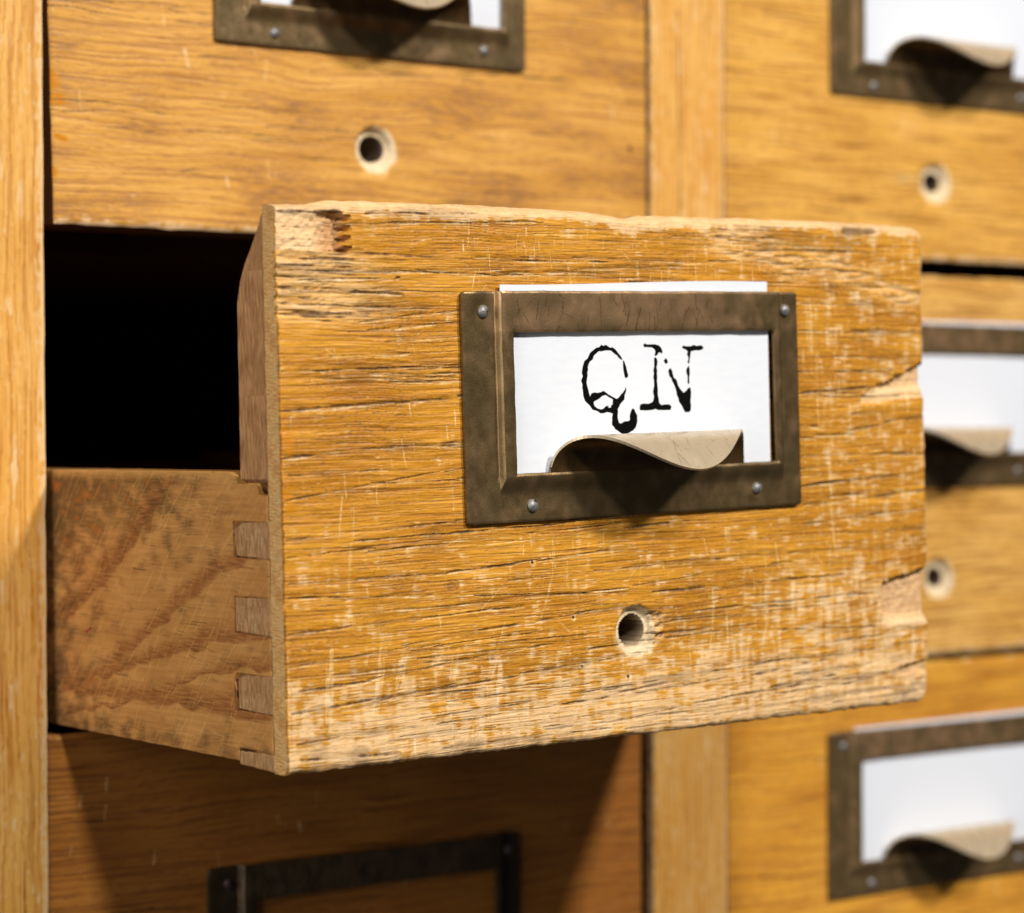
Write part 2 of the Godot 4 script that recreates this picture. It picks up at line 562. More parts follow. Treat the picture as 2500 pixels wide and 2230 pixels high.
func hero_marks(marks: Marks) -> void:
	var r := marks.r
	# long cracks along the grain: from x, y to x, y, half width, darkness
	var cracks := [
		[0.6, 76.7, 54.0, 77.6, 0.30, 0.9], [20.0, 75.9, 44.0, 76.9, 0.14, 0.7], [0.4, 69.2, 42.0, 71.5, 0.26, 0.9], [26.0, 70.2, 42.0, 71.4, 0.2, 0.9],
		[0.1, 60.0, 43.0, 62.4, 0.22, 0.9], [9.0, 60.9, 42.0, 61.9, 0.2, 0.8], [0.5, 51.8, 42.5, 57.0, 0.2, 0.85], [0.9, 44.2, 60.0, 47.4, 0.2, 0.8],
		[0.9, 41.0, 84.0, 44.4, 0.2, 0.85], [1.1, 36.2, 37.0, 36.4, 0.2, 0.85], [37.0, 36.2, 84.0, 39.6, 0.2, 0.85], [1.1, 33.4, 81.0, 30.2, 0.18, 0.8],
		[0.7, 26.6, 55.0, 29.0, 0.17, 0.8], [0.7, 20.6, 81.0, 27.3, 0.2, 0.85], [1.0, 11.6, 90.0, 17.2, 0.22, 0.85], [1.0, 15.4, 60.0, 20.4, 0.2, 0.8],
		[2.0, 5.6, 104.0, 9.8, 0.22, 0.85], [30.0, 8.4, 120.0, 12.4, 0.2, 0.8], [3.0, 2.6, 25.0, 1.6, 0.3, 0.9], [81.0, 1.8, 160.0, 4.4, 0.24, 0.7],
		[131.0, 84.2, 169.5, 83.8, 0.3, 0.9], [131.0, 70.4, 152.0, 71.6, 0.3, 0.9], [131.0, 63.4, 150.0, 62.2, 0.26, 0.85], [146.0, 62.0, 169.6, 65.4, 0.34, 0.9],
		[131.5, 57.0, 169.5, 56.4, 0.28, 0.85], [131.0, 50.2, 169.6, 52.4, 0.3, 0.9], [131.8, 46.4, 169.5, 48.2, 0.26, 0.85], [131.7, 42.2, 169.3, 44.4, 0.24, 0.85],
		[82.6, 35.0, 168.3, 36.8, 0.22, 0.8], [89.0, 29.4, 155.0, 30.4, 0.22, 0.85], [100.0, 24.8, 155.0, 25.6, 0.18, 0.7], [94.0, 21.0, 168.6, 17.2, 0.2, 0.8],
		[116.0, 10.4, 168.0, 14.3, 0.24, 0.85], [60.0, 3.6, 168.0, 8.2, 0.22, 0.8], [18.0, 86.0, 42.0, 88.4, 0.16, 0.8], [20.0, 84.3, 42.0, 86.0, 0.16, 0.8],
		[24.0, 82.0, 42.0, 83.0, 0.14, 0.7], [60.0, 103.6, 112.0, 104.3, 0.13, 0.6], [70.0, 99.4, 130.0, 98.6, 0.13, 0.6], [52.0, 95.6, 100.0, 95.0, 0.12, 0.5],
		[14.0, 104.9, 62.0, 106.4, 0.28, 0.9], [20.0, 106.9, 46.0, 107.8, 0.5, 0.9], [0.6, 106.9, 15.0, 107.1, 0.55, 0.9], [118.0, 104.6, 150.0, 104.2, 0.5, 0.5], [145.0, 106.4, 155.0, 106.6, 0.8, 0.75],
		[0.5, 92.0, 28.0, 91.2, 0.24, 0.9], [0.5, 94.6, 22.0, 94.3, 0.2, 0.85], [0.5, 96.8, 17.0, 96.6, 0.2, 0.85], [0.5, 89.4, 34.0, 88.6, 0.24, 0.9], [1.0, 87.2, 30.0, 86.6, 0.18, 0.8], [0.5, 98.4, 14.0, 98.2, 0.16, 0.8],
	]
	for i in 46:
		var p := Vector2(r.randf_range(-10.0, 120.0), r.randf_range(3.0, 104.0))
		var q := p + Vector2(r.randf_range(18.0, 75.0), r.randf_range(-0.6, 3.0) if p.y < 60.0 else r.randf_range(-1.2, 1.2))
		cracks.append([p.x, p.y, q.x, q.y, r.randf_range(0.12, 0.22), r.randf_range(0.5, 0.85)])
	for i in 22:
		var p := Vector2(r.randf_range(-5.0, 140.0), r.randf_range(0.8, 22.0))
		cracks.append([p.x, p.y, p.x + r.randf_range(12.0, 50.0), p.y + r.randf_range(0.0, 2.2), r.randf_range(0.14, 0.26), r.randf_range(0.6, 0.9)])
	for c in cracks:
		var p := Vector2(c[0], c[1])
		var q := Vector2(c[2], c[3])
		# split into runs that step a little, as cracks along fibres do; a pale line paints the highlight on each lower lip
		var u := 0.0
		while u < 1.0:
			var u1 := minf(1.0, u + r.randf_range(14.0, 50.0) / p.distance_to(q))
			var shift := Vector2(0.0, r.randf_range(-0.28, 0.28))
			var a := p.lerp(q, u) + shift
			var b := p.lerp(q, u1 + 0.02) + shift + Vector2(0.0, r.randf_range(-0.2, 0.2))
			var thin: float = c[4] * r.randf_range(0.42, 0.95)
			var salt := r.seed
			r.seed = salt + 1 + int(u * 1000.0)
			var state := r.state
			marks.line(0, a, b, thin, c[5] * r.randf_range(0.75, 1.0), 0.16, 0.1)
			marks.line(0, a, b, thin * r.randf_range(2.5, 6.0), r.randf_range(0.08, 0.3), 0.1, 0.2)
			r.state = state
			marks.line(2, a, b, thin * 1.4, r.randf_range(0.2, 0.5), 0.14, 0.2)
			r.state = state
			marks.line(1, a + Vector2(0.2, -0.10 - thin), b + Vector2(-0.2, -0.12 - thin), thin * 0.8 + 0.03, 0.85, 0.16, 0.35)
			u = u1
	# the splintered bundle below the broken corner
	for i in 34:
		var y := r.randf_range(84.5, 99.0)
		var x := r.randf_range(0.3, 10.0)
		marks.line(i % 3 % 2, Vector2(x, y), Vector2(x + r.randf_range(8.0, 24.0), y + r.randf_range(-0.9, 0.1)), r.randf_range(0.08, 0.22), r.randf_range(0.45, 0.9), 0.12, 0.4)
	for i in 40:
		var x := r.randf_range(100.0, 160.0)
		var y := 104.0 - (x - 112.0) * 0.225 + r.randf_range(-5.0, 4.0)
		marks.line(i % 2, Vector2(x, y), Vector2(x + r.randf_range(3.0, 14.0), y + r.randf_range(-1.2, 0.2)), r.randf_range(0.08, 0.24), r.randf_range(0.4, 0.85), 0.2, 0.4)
	# short pores
	for i in 1700:
		var p := Vector2(r.randf_range(0.0, 168.0), r.randf_range(1.0, 107.0))
		marks.line(0, p, p + Vector2(r.randf_range(3.0, 26.0), r.randf_range(-0.2, 0.5)), r.randf_range(0.03, 0.07), r.randf_range(0.12, 0.5), 0.07, 0.6)
	# scratches across the grain, thickest where hands and the drawers above rub
	for zone in [[40.0, 128.0, 92.0, 105.0, 80], [131.0, 169.0, 30.0, 92.0, 60], [3.0, 150.0, 4.0, 44.0, 90], [2.0, 42.0, 50.0, 88.0, 26], [95.0, 168.0, 6.0, 40.0, 50]]:
		for i in zone[4]:
			var p := Vector2(r.randf_range(zone[0], zone[1]), r.randf_range(zone[2], zone[3]))
			var lean := r.randf_range(-0.12, 0.2)
			var length := r.randf_range(0.6, 1.0) ** 3 * 6.5
			if r.randf() < 0.14:
				lean = r.randf_range(-1.4, 1.4)
			marks.line(1, p, p + Vector2(lean * length, -length), r.randf_range(0.04, 0.17), r.randf_range(0.35, 0.95), 0.22, 0.6)
	for c in [[139.6, 60.0, 140.5, 47.0, 0.55], [140.3, 47.0, 141.6, 33.0, 0.5], [134.4, 92.0, 135.0, 78.0, 0.8], [136.6, 93.0, 136.9, 60.0, 0.16], [13.6, 53.8, 12.4, 44.0, 0.16], [15.9, 53.0, 14.2, 31.0, 0.2],
			[14.2, 31.0, 15.0, 27.0, 0.7], [64.0, 36.6, 55.0, 12.0, 0.14], [52.0, 30.0, 44.0, 3.0, 0.14], [63.5, 43.0, 63.0, 34.0, 0.16], [60.5, 103.6, 60.1, 94.0, 0.14], [58.3, 105.5, 58.5, 103.0, 0.1],
			[44.5, 107.0, 44.1, 96.5, 0.12], [86.5, 99.0, 87.2, 92.6, 0.28], [93.0, 97.5, 93.6, 92.6, 0.22], [116.0, 104.0, 115.0, 94.0, 0.2], [22.5, 26.0, 20.0, 10.0, 0.9], [27.0, 22.0, 25.0, 14.0, 0.7], [39.0, 20.0, 36.5, 8.0, 0.8], [10.0, 24.0, 9.0, 8.0, 0.9], [50.0, 18.0, 49.0, 9.0, 0.7],
			[157.0, 47.0, 156.0, 41.0, 0.6], [106.0, 33.0, 105.0, 17.0, 0.35], [109.0, 30.0, 109.4, 14.0, 0.3], [121.0, 31.0, 120.0, 18.0, 0.5], [128.0, 33.0, 128.4, 20.0, 0.4], [147.0, 33.0, 147.6, 22.0, 0.5], [136.0, 30.0, 136.0, 17.0, 0.6]]:
		var n := int(c[4] / 0.075) + 1
		for q in n * 2:
			var u0 := r.randf_range(0.0, 0.55) if n > 1 else 0.0
			var u1 := r.randf_range(u0 + 0.2, 1.0) if n > 1 else 1.0
			var off: float = (r.randf() - 0.5) * 2.0 * c[4]
			var a := Vector2(c[0], c[1])
			var b := Vector2(c[2], c[3])
			marks.line(1, a.lerp(b, u0) + Vector2(off, 0), a.lerp(b, u1) + Vector2(off, 0), r.randf_range(0.05, 0.13), r.randf_range(0.5, 0.95), 0.25, 0.5)
	for i in 36:
		var p := Vector2(r.randf_range(3.0, 166.0), r.randf_range(4.0, 100.0))
		marks.line(1, p, p + Vector2(r.randf_range(-0.8, 0.8), r.randf_range(-0.6, 0.6)), r.randf_range(0.12, 0.3), r.randf_range(0.4, 0.8), 0.2, 0.5)
	# a small knot and its rings
	marks.line(0, Vector2(37.4, 33.7), Vector2(39.4, 33.9), 0.7, 0.32, 0.1)
	for i in 26:
		var a := TAU * i / 26.0
		marks.line(0, Vector2(38.4 + cos(a) * 1.7, 33.9 + sin(a) * 1.1), Vector2(38.4 + cos(a + 0.3) * 1.7, 33.9 + sin(a + 0.3) * 1.1), 0.1, 0.3)
		marks.line(0, Vector2(38.4 + cos(a) * 0.8, 33.8 + sin(a) * 0.5), Vector2(38.4 + cos(a + 0.3) * 0.8, 33.8 + sin(a + 0.3) * 0.5), 0.1, 0.45)
	for c in [[58.0, 37.6], [68.0, 25.8], [70.0, 15.6], [82.0, 12.6], [61.0, 48.0]]:
		marks.line(1, Vector2(c[0], c[1]), Vector2(c[0] + 0.4, c[1] - 0.5), 0.6, 0.9)
		marks.line(0, Vector2(c[0], c[1]), Vector2(c[0] + 0.2, c[1] - 0.3), 0.28, 0.95)
	# resin-orange varnish that ran at the left edge
	for c in [[0.6, 66.0, 0.9], [1.4, 63.5, 0.9], [1.0, 57.0, 0.7], [1.2, 53.0, 0.9], [0.7, 49.0, 0.6], [2.0, 65.0, 0.6]]:
		marks.line(3, Vector2(c[0], c[1]), Vector2(c[0] + 0.6, c[1] - 2.5), c[2], 0.75, 0.3)
	for i in 30:
		marks.line(3, Vector2(0.1, i * 3.6), Vector2(0.15, i * 3.6 + 3.6), 0.26, 0.6, 0.05)
		marks.line(0, Vector2(0.05, i * 3.6), Vector2(0.1, i * 3.6 + 3.6), 0.2, 0.55, 0.05, 0.2)
	# a stray red pencil line near the broken corner
	marks.line(3, Vector2(19.6, 105.6), Vector2(19.8, 93.5), 0.07, 0.55, 0.1, 0.4)


# The side of the open drawer: dull gold wood, rising darker growth bands, darker mottling towards the back, top and foot and many fine scratches.
func side_wood(w: int, h: int, mm_w: float, mm_h: float) -> StandardMaterial3D:
	var k := w / mm_w
	var s1 := streaks(w, h, 30.0 * k, 1.2 * k, 301)
	var fib := streaks(w, h, 6.0 * k, 0.4 * k, 302)
	var low := streaks(w, h, 22.0 * k, 13.0 * k, 303)
	var mottle := streaks(w, h, 9.0 * k, 5.0 * k, 304, 6)
	var band := streaks(w, h, 12.0 * k, 5.0 * k, 305)
	var marks := Marks.new(w, h, k, 306)
	var r := marks.r
	for i in 620:
		var p := Vector2(r.randf_range(0.0, mm_w), r.randf_range(-4.0, mm_h))
		var lean := r.randf_range(0.55, 1.25)
		var length := r.randf_range(0.25, 1.0) ** 2 * 24.0
		if r.randf() < 0.18:
			lean = r.randf_range(-0.9, 1.2)
			length *= 0.6
		marks.line(1, p, p + Vector2(lean, 1.0).normalized() * length, r.randf_range(0.03, 0.075), r.randf_range(0.3, 0.95), 0.25, 0.3)
	for i in 60:
		var p := Vector2(r.randf_range(0.0, mm_w), r.randf_range(2.0, mm_h))
		marks.line(0, p, p + Vector2(r.randf_range(1.0, 8.0), r.randf_range(-0.5, 0.1)), r.randf_range(0.06, 0.16), r.randf_range(0.2, 0.6), 0.2, 0.5)
	marks.line(1, Vector2(86.0, 51.0), Vector2(88.0, 50.4), 0.5, 0.9, 0.2)
	marks.line(3, Vector2(35.0, 22.5), Vector2(38.0, 23.6), 0.35, 0.9, 0.2)
	var area := w * h
	var rgb := PackedByteArray()
	rgb.resize(area * 3)
	var relief := PackedFloat32Array()
	relief.resize(area)
	# growth bands: start height at the back, end height at the front, half width at the front
	var bands := [[9.0, 44.5, 3.6], [12.0, 28.5, 3.4], [10.5, 13.0, 3.6], [26.0, 78.0, 6.0], [4.0, 21.0, 1.4]]
	each_row(h, func(j: int) -> void:
		var y := (h - 1 - j) / k
		for i in w:
			var at := j * w + i
			var x := i / k
			var q := x / mm_w
			var a1 := s1[at] / 255.0
			var f := fib[at] / 255.0
			var lw := low[at] / 255.0
			var t := clampf(a1 * 0.7 + lw * 0.6 - 0.15, 0.0, 1.0)
			var cr := 0.86 - 0.13 * t
			var cg := 0.64 - 0.13 * t
			var cb := 0.375 - 0.10 * t
			var hh := 0.6 + (f - 0.5) * 0.2
			t = 0.0
			for b in bands:
				var run := ss(0.12, 1.0, q)
				var mid: float = lerpf(b[0], b[1], run) + (band[at] / 255.0 - 0.5) * 2.6
				var half: float = b[2] * (0.45 + 0.75 * q)
				var dy := y - mid
				t = maxf(t, ss(half, -half * 0.5, dy) * (1.0 - ss(-half * 0.6, -half * 0.85, dy)))
			t *= 0.62 + 0.9 * (f - 0.5)
			cr += (0.56 - cr) * t
			cg += (0.33 - cg) * t
			cb += (0.17 - cb) * t
			# old glue at the back top; mottled darkening towards back, top and foot
			var gm := mottle[at] / 255.0
			var field := (0.25 + 0.52 * ss(30.0, 58.0, y) * (1.0 - ss(0.55, 0.9, q)) + 0.42 * ss(0.5, 0.12, q) + 0.34 * ss(8.0, 2.0, y))
			t = ss(0.25, 1.15, field + (gm - 0.5) * 0.8 + (f - 0.5) * 0.4) * 0.72
			cr += (0.29 - cr) * t
			cg += (0.21 - cg) * t
			cb += (0.12 - cb) * t
			t = ss(0.58, 0.85, gm) * ss(20.0, 50.0, y) * (1.0 - ss(0.5, 0.62, q)) * 0.7
			cr += (0.74 - cr) * t
			cg += (0.42 - cg) * t
			cb += (0.17 - cb) * t
			t = ss(2.4, 0.2, mm_h - 2.6 - y) * 0.75
			cr += (0.86 - cr) * t
			cg += (0.66 - cg) * t
			cb += (0.38 - cb) * t
			var m := marks.b[area + at] * 0.72
			cr += (0.93 - cr) * m
			cg += (0.74 - cg) * m
			cb += (0.44 - cb) * m
			hh += m * 0.1
			m = marks.b[at] * 0.8
			cr += (0.2 - cr) * m
			cg += (0.14 - cg) * m
			cb += (0.09 - cb) * m
			hh -= m * 0.3
			m = marks.b[area * 3 + at] * 0.7
			cr += (0.55 - cr) * m
			cg += (0.1 - cg) * m
			cb += (0.14 - cb) * m
			rgb[at * 3] = clampi(int(cr * 255.0), 0, 255)
			rgb[at * 3 + 1] = clampi(int(cg * 255.0), 0, 255)
			rgb[at * 3 + 2] = clampi(int(cb * 255.0), 0, 255)
			relief[at] = hh
	)
	var mat := StandardMaterial3D.new()
	mat.resource_name = "drawer_side_wood"
	mat.albedo_texture = ImageTexture.create_from_image(Image.create_from_data(w, h, false, Image.FORMAT_RGB8, rgb))
	mat.roughness = 0.6
	mat.metallic_specular = 0.4
	mat.heightmap_enabled = true
	mat.heightmap_texture = ImageTexture.create_from_image(Image.create_from_data(w, h, false, Image.FORMAT_RF, relief.to_byte_array()))
	mat.heightmap_scale = 0.016
	return mat


# End grain and sawn edges: a plain colour broken by fibres along one way, fine saw marks across it and pale scuffs.
func sawn_wood(called: String, salt: int, dark: Color, light: Color, stretch: Vector2, scuffs: int, marks_dark := 0.0) -> StandardMaterial3D:
	var w := 384
	var h := 384
	var k := 16.0
	var s1 := streaks(w, h, stretch.x * k, stretch.y * k, salt)
	var s2 := streaks(w, h, stretch.x * 0.25 * k, stretch.y * 0.4 * k, salt + 1, 2)
	var low := streaks(w, h, 6.0 * k, 6.0 * k, salt + 2)
	var marks := Marks.new(w, h, k, salt)
	for i in scuffs:
		var p := Vector2(marks.r.randf_range(0.0, 24.0), marks.r.randf_range(0.0, 24.0))
		marks.line(1, p, p + Vector2(marks.r.randf_range(-1.5, 1.5), marks.r.randf_range(-2.0, 2.0)), marks.r.randf_range(0.03, 0.14), marks.r.randf_range(0.2, 0.7), 0.2, 0.5)
	var rgb := PackedByteArray()
	rgb.resize(w * h * 3)
	var relief := PackedByteArray()
	relief.resize(w * h)
	for at in w * h:
		var t := clampf(0.5 + (s1[at] / 255.0 - 0.5) * 1.3 + (s2[at] / 255.0 - 0.5) * 0.9 + (low[at] / 255.0 - 0.5) * 0.8, 0.0, 1.0)
		var c := dark.lerp(light, t)
		if marks_dark > 0.0:
			c = c.lerp(Color(0.16, 0.11, 0.08), clampf((low[at] / 255.0 - 0.62) * 4.0, 0.0, 1.0) * marks_dark)
		c = c.lerp(Color(0.86, 0.78, 0.66), marks.b[w * h + at] * 0.75)
		rgb[at * 3] = c.r8
		rgb[at * 3 + 1] = c.g8
		rgb[at * 3 + 2] = c.b8
		relief[at] = clampi(int(s1[at] * 0.5 + s2[at] * 0.5), 0, 255)
	var mat := StandardMaterial3D.new()
	mat.resource_name = called
	mat.albedo_texture = ImageTexture.create_from_image(Image.create_from_data(w, h, false, Image.FORMAT_RGB8, rgb))
	mat.heightmap_enabled = true
	mat.heightmap_texture = ImageTexture.create_from_image(Image.create_from_data(w, h, false, Image.FORMAT_L8, relief))
	mat.heightmap_scale = 0.05
	mat.roughness = 0.75
	mat.metallic_specular = 0.35
	return mat


# Old brass: olive brown with copper patches, rubbed places and dark hairline scratches.
func old_brass(called: String, w: int, h: int, mm_w: float, mm_h: float, salt: int, rubbed: float, metal: float) -> StandardMaterial3D:
	var k := w / mm_w
	var low := streaks(w, h, 14.0 * k, 12.0 * k, salt)
	var mot := streaks(w, h, 3.0 * k, 3.6 * k, salt + 1, 5)
	var fine := streaks(w, h, 0.5 * k, 0.5 * k, salt + 2, 3)
	var cop := streaks(w, h, 6.0 * k, 7.0 * k, salt + 3, 5)
	var marks := Marks.new(w, h, k, salt)
	var r := marks.r
	for i in (70 if rubbed < 0.5 else 0):
		var p := Vector2(r.randf_range(0.12, 0.72) * mm_w, r.randf_range(0.80, 1.0) * mm_h)
		marks.line(0, p, p + Vector2(r.randf_range(-1.6, 1.6), r.randf_range(-6.0, -1.0)), r.randf_range(0.03, 0.07), r.randf_range(0.4, 0.95), 0.25, 0.3)
	for i in 90:
		var p := Vector2(r.randf() * mm_w, r.randf() * mm_h)
		marks.line(i % 2, p, p + Vector2(r.randf_range(-3.0, 3.0), r.randf_range(-3.0, 3.0)), r.randf_range(0.02, 0.05), r.randf_range(0.15, 0.5), 0.2, 0.4)
	for i in 160:
		var p := Vector2(r.randf() * mm_w, r.randf() * mm_h)
		marks.dab(i % 2, p.x, p.y, r.randf_range(0.05, 0.12), r.randf_range(0.3, 0.8))
	var rgb := PackedByteArray()
	rgb.resize(w * h * 3)
	var rough := PackedByteArray()
	rough.resize(w * h)
	each_row(h, func(j: int) -> void:
		var y := (h - 1 - j) / k
		for i in w:
			var at := j * w + i
			var l := low[at] / 255.0
			var m := mot[at] / 255.0
			var f := fine[at] / 255.0
			var cr := 0.47 + 0.06 * (m - 0.5) + 0.07 * (f - 0.5)
			var cg := 0.388 + 0.05 * (m - 0.5) + 0.07 * (f - 0.5)
			var cb := 0.26 + 0.04 * (m - 0.5) + 0.05 * (f - 0.5)
			var t := ss(0.3, 0.95, cop[at] / 255.0 * 0.75 + 0.45 * ss(mm_h * 0.76, mm_h * 0.86, y) * ss(0.95, 0.5, absf(i / float(w) - 0.45) * 2.0) + rubbed * 0.4)
			cr += (0.695 - cr) * t * 0.85
			cg += (0.56 - cg) * t * 0.85
			cb += (0.42 - cb) * t * 0.85
			t = ss(0.4, 0.9, l * 0.6 + m * 0.4) * 0.5 * (1.0 - rubbed)
			cr += (0.33 - cr) * t
			cg += (0.29 - cg) * t
			cb += (0.19 - cb) * t
			cr += (0.90 - cr) * rubbed * 0.8
			cg += (0.84 - cg) * rubbed * 0.8
			cb += (0.73 - cb) * rubbed * 0.8
			var q := marks.b[at] * 0.75
			cr += (0.2 - cr) * q
			cg += (0.16 - cg) * q
			cb += (0.11 - cb) * q
			q = marks.b[w * h + at] * 0.4
			cr += (0.8 - cr) * q
			cg += (0.7 - cg) * q
			cb += (0.52 - cb) * q
			rgb[at * 3] = clampi(int(cr * 255.0), 0, 255)
			rgb[at * 3 + 1] = clampi(int(cg * 255.0), 0, 255)
			rgb[at * 3 + 2] = clampi(int(cb * 255.0), 0, 255)
			rough[at] = clampi(int(255.0 * (0.38 + 0.16 * (m - 0.5) + 0.1 * (f - 0.5))), 40, 255)
	)
	var mat := StandardMaterial3D.new()
	mat.resource_name = called
	mat.albedo_texture = ImageTexture.create_from_image(Image.create_from_data(w, h, false, Image.FORMAT_RGB8, rgb))
	mat.roughness = 1.0
	mat.roughness_texture = ImageTexture.create_from_image(Image.create_from_data(w, h, false, Image.FORMAT_L8, rough))
	mat.heightmap_enabled = true
	mat.heightmap_texture = mat.roughness_texture
	mat.heightmap_scale = 0.02
	mat.metallic = metal
	return mat


func plain(called: String, c: Color, rough: float, metal := 0.0, spec := 0.5) -> StandardMaterial3D:
	var m := StandardMaterial3D.new()
	m.resource_name = called
	m.albedo_color = c
	m.roughness = rough
	m.metallic = metal
	m.metallic_specular = spec
	return m


func make_materials() -> void:
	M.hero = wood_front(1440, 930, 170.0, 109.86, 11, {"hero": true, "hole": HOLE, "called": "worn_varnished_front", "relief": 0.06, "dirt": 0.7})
	M.side = side_wood(800, 400, 120.0, 60.0)
	M.end_grain = sawn_wood("end_grain", 401, Color8(160, 114, 74), Color8(206, 158, 110), Vector2(0.7, 7.0), 70)
	M.pin_grain = sawn_wood("pin_end_grain", 451, Color8(168, 124, 82), Color8(214, 170, 122), Vector2(0.7, 6.0), 220, 0.15)
	M.lap = sawn_wood("sawn_lap", 421, Color8(214, 158, 92), Color8(252, 214, 150), Vector2(3.0, 0.35), 60, 0.1)
	M.edge = sawn_wood("worn_edge", 441, Color8(186, 140, 92), Color8(232, 202, 156), Vector2(9.0, 0.6), 60, 0.45)
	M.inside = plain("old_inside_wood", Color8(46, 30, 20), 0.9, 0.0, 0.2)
	M.dark_edge = plain("dark_drawer_edge", Color8(96, 62, 34), 0.8, 0.0, 0.3)
	M.brass = old_brass("old_brass", 700, 366, 89.0, 46.5, 501, 0.0, 0.72)
	M.brass_dull = old_brass("dull_brass", 350, 183, 89.0, 46.5, 541, 0.0, 0.6)
	M.brass_shaded = old_brass("shade_darkened_brass", 300, 157, 89.0, 46.5, 545, 0.0, 0.4)  # brass copy darkened to paint in the open drawer's shadow
	M.brass_shaded.albedo_color = Color(0.6, 0.6, 0.6)
	M.pull = old_brass("rubbed_brass", 300, 120, 52.0, 22.0, 571, 1.0, 0.45)
	M.pull.roughness = 0.82
	M.pull_under = old_brass("dull_brass_underside", 200, 90, 52.0, 22.0, 581, 0.0, 0.6)
	M.pull_under.albedo_color = Color(0.72, 0.66, 0.58)
	M.steel = plain("steel_nail", Color8(146, 146, 146), 0.52, 0.6)
	M.rust = plain("rusty_nail", Color8(86, 70, 66), 0.6, 0.5)
	M.paper = plain("white_card", Color8(224, 231, 243), 0.9, 0.0, 0.2)
	M.stile = wood_front(2000, 120, 600.0, 36.0, 61, {"called": "stile_wood", "light": Color8(233, 184, 104), "mid": Color8(222, 162, 72), "grain": Color8(178, 112, 44), "cracks": 14, "scratches": 6, "flecks": 420, "wear": 0.36, "dirt": 0.1, "relief": 0.02, "pale": Color8(236, 208, 164), "tan": Color8(228, 186, 128)})
	M.divider = wood_front(1400, 84, 600.0, 36.0, 67, {"called": "divider_wood", "light": Color8(233, 184, 104), "mid": Color8(222, 160, 72), "grain": Color8(186, 122, 52), "cracks": 10, "scratches": 6, "flecks": 260, "wear": 0.4, "dirt": 0.08, "relief": 0.02, "pale": Color8(236, 208, 164), "tan": Color8(228, 186, 128)})
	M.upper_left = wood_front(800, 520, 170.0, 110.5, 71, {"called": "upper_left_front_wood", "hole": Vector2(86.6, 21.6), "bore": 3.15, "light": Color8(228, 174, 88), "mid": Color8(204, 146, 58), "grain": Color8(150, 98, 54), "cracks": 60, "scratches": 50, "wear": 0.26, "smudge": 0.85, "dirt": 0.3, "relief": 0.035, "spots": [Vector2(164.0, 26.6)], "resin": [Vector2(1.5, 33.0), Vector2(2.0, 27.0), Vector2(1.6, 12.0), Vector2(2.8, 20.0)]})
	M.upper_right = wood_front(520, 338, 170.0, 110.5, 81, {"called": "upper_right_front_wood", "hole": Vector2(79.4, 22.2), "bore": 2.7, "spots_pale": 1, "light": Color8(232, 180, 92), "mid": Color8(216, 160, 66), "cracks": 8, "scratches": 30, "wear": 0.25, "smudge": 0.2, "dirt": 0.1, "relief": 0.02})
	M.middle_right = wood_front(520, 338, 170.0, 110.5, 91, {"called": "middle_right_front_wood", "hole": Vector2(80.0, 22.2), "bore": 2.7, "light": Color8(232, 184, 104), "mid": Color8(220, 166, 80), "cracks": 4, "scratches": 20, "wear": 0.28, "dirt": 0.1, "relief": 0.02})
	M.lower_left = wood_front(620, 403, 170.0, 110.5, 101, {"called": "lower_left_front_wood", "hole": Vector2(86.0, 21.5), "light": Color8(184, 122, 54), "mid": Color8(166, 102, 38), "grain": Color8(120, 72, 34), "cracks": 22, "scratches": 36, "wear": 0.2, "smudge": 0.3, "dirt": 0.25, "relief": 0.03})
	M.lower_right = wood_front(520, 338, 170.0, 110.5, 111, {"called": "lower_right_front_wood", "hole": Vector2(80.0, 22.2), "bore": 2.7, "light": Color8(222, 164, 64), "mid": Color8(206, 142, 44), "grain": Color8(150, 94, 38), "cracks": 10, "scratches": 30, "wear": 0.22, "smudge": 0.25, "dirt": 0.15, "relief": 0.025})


# ==================================================================== boards
func lines_between(length: float, coarse: float, centre := -1.0, reach := 0.0, fine := 0.0) -> PackedFloat32Array:
	var out := PackedFloat32Array()
	var x := 0.0
	while x < length - coarse * 0.3:
		out.append(x)
		var step := coarse
		if centre >= 0.0 and absf(x - centre) < reach:
			step = fine
		elif centre >= 0.0 and x < centre - reach:
			step = minf(coarse, maxf(fine, centre - reach - x))
		if x < 2.0 or x > length - 2.5:
			step = minf(step, 0.5)
		x += step
	out.append(length)
	return out


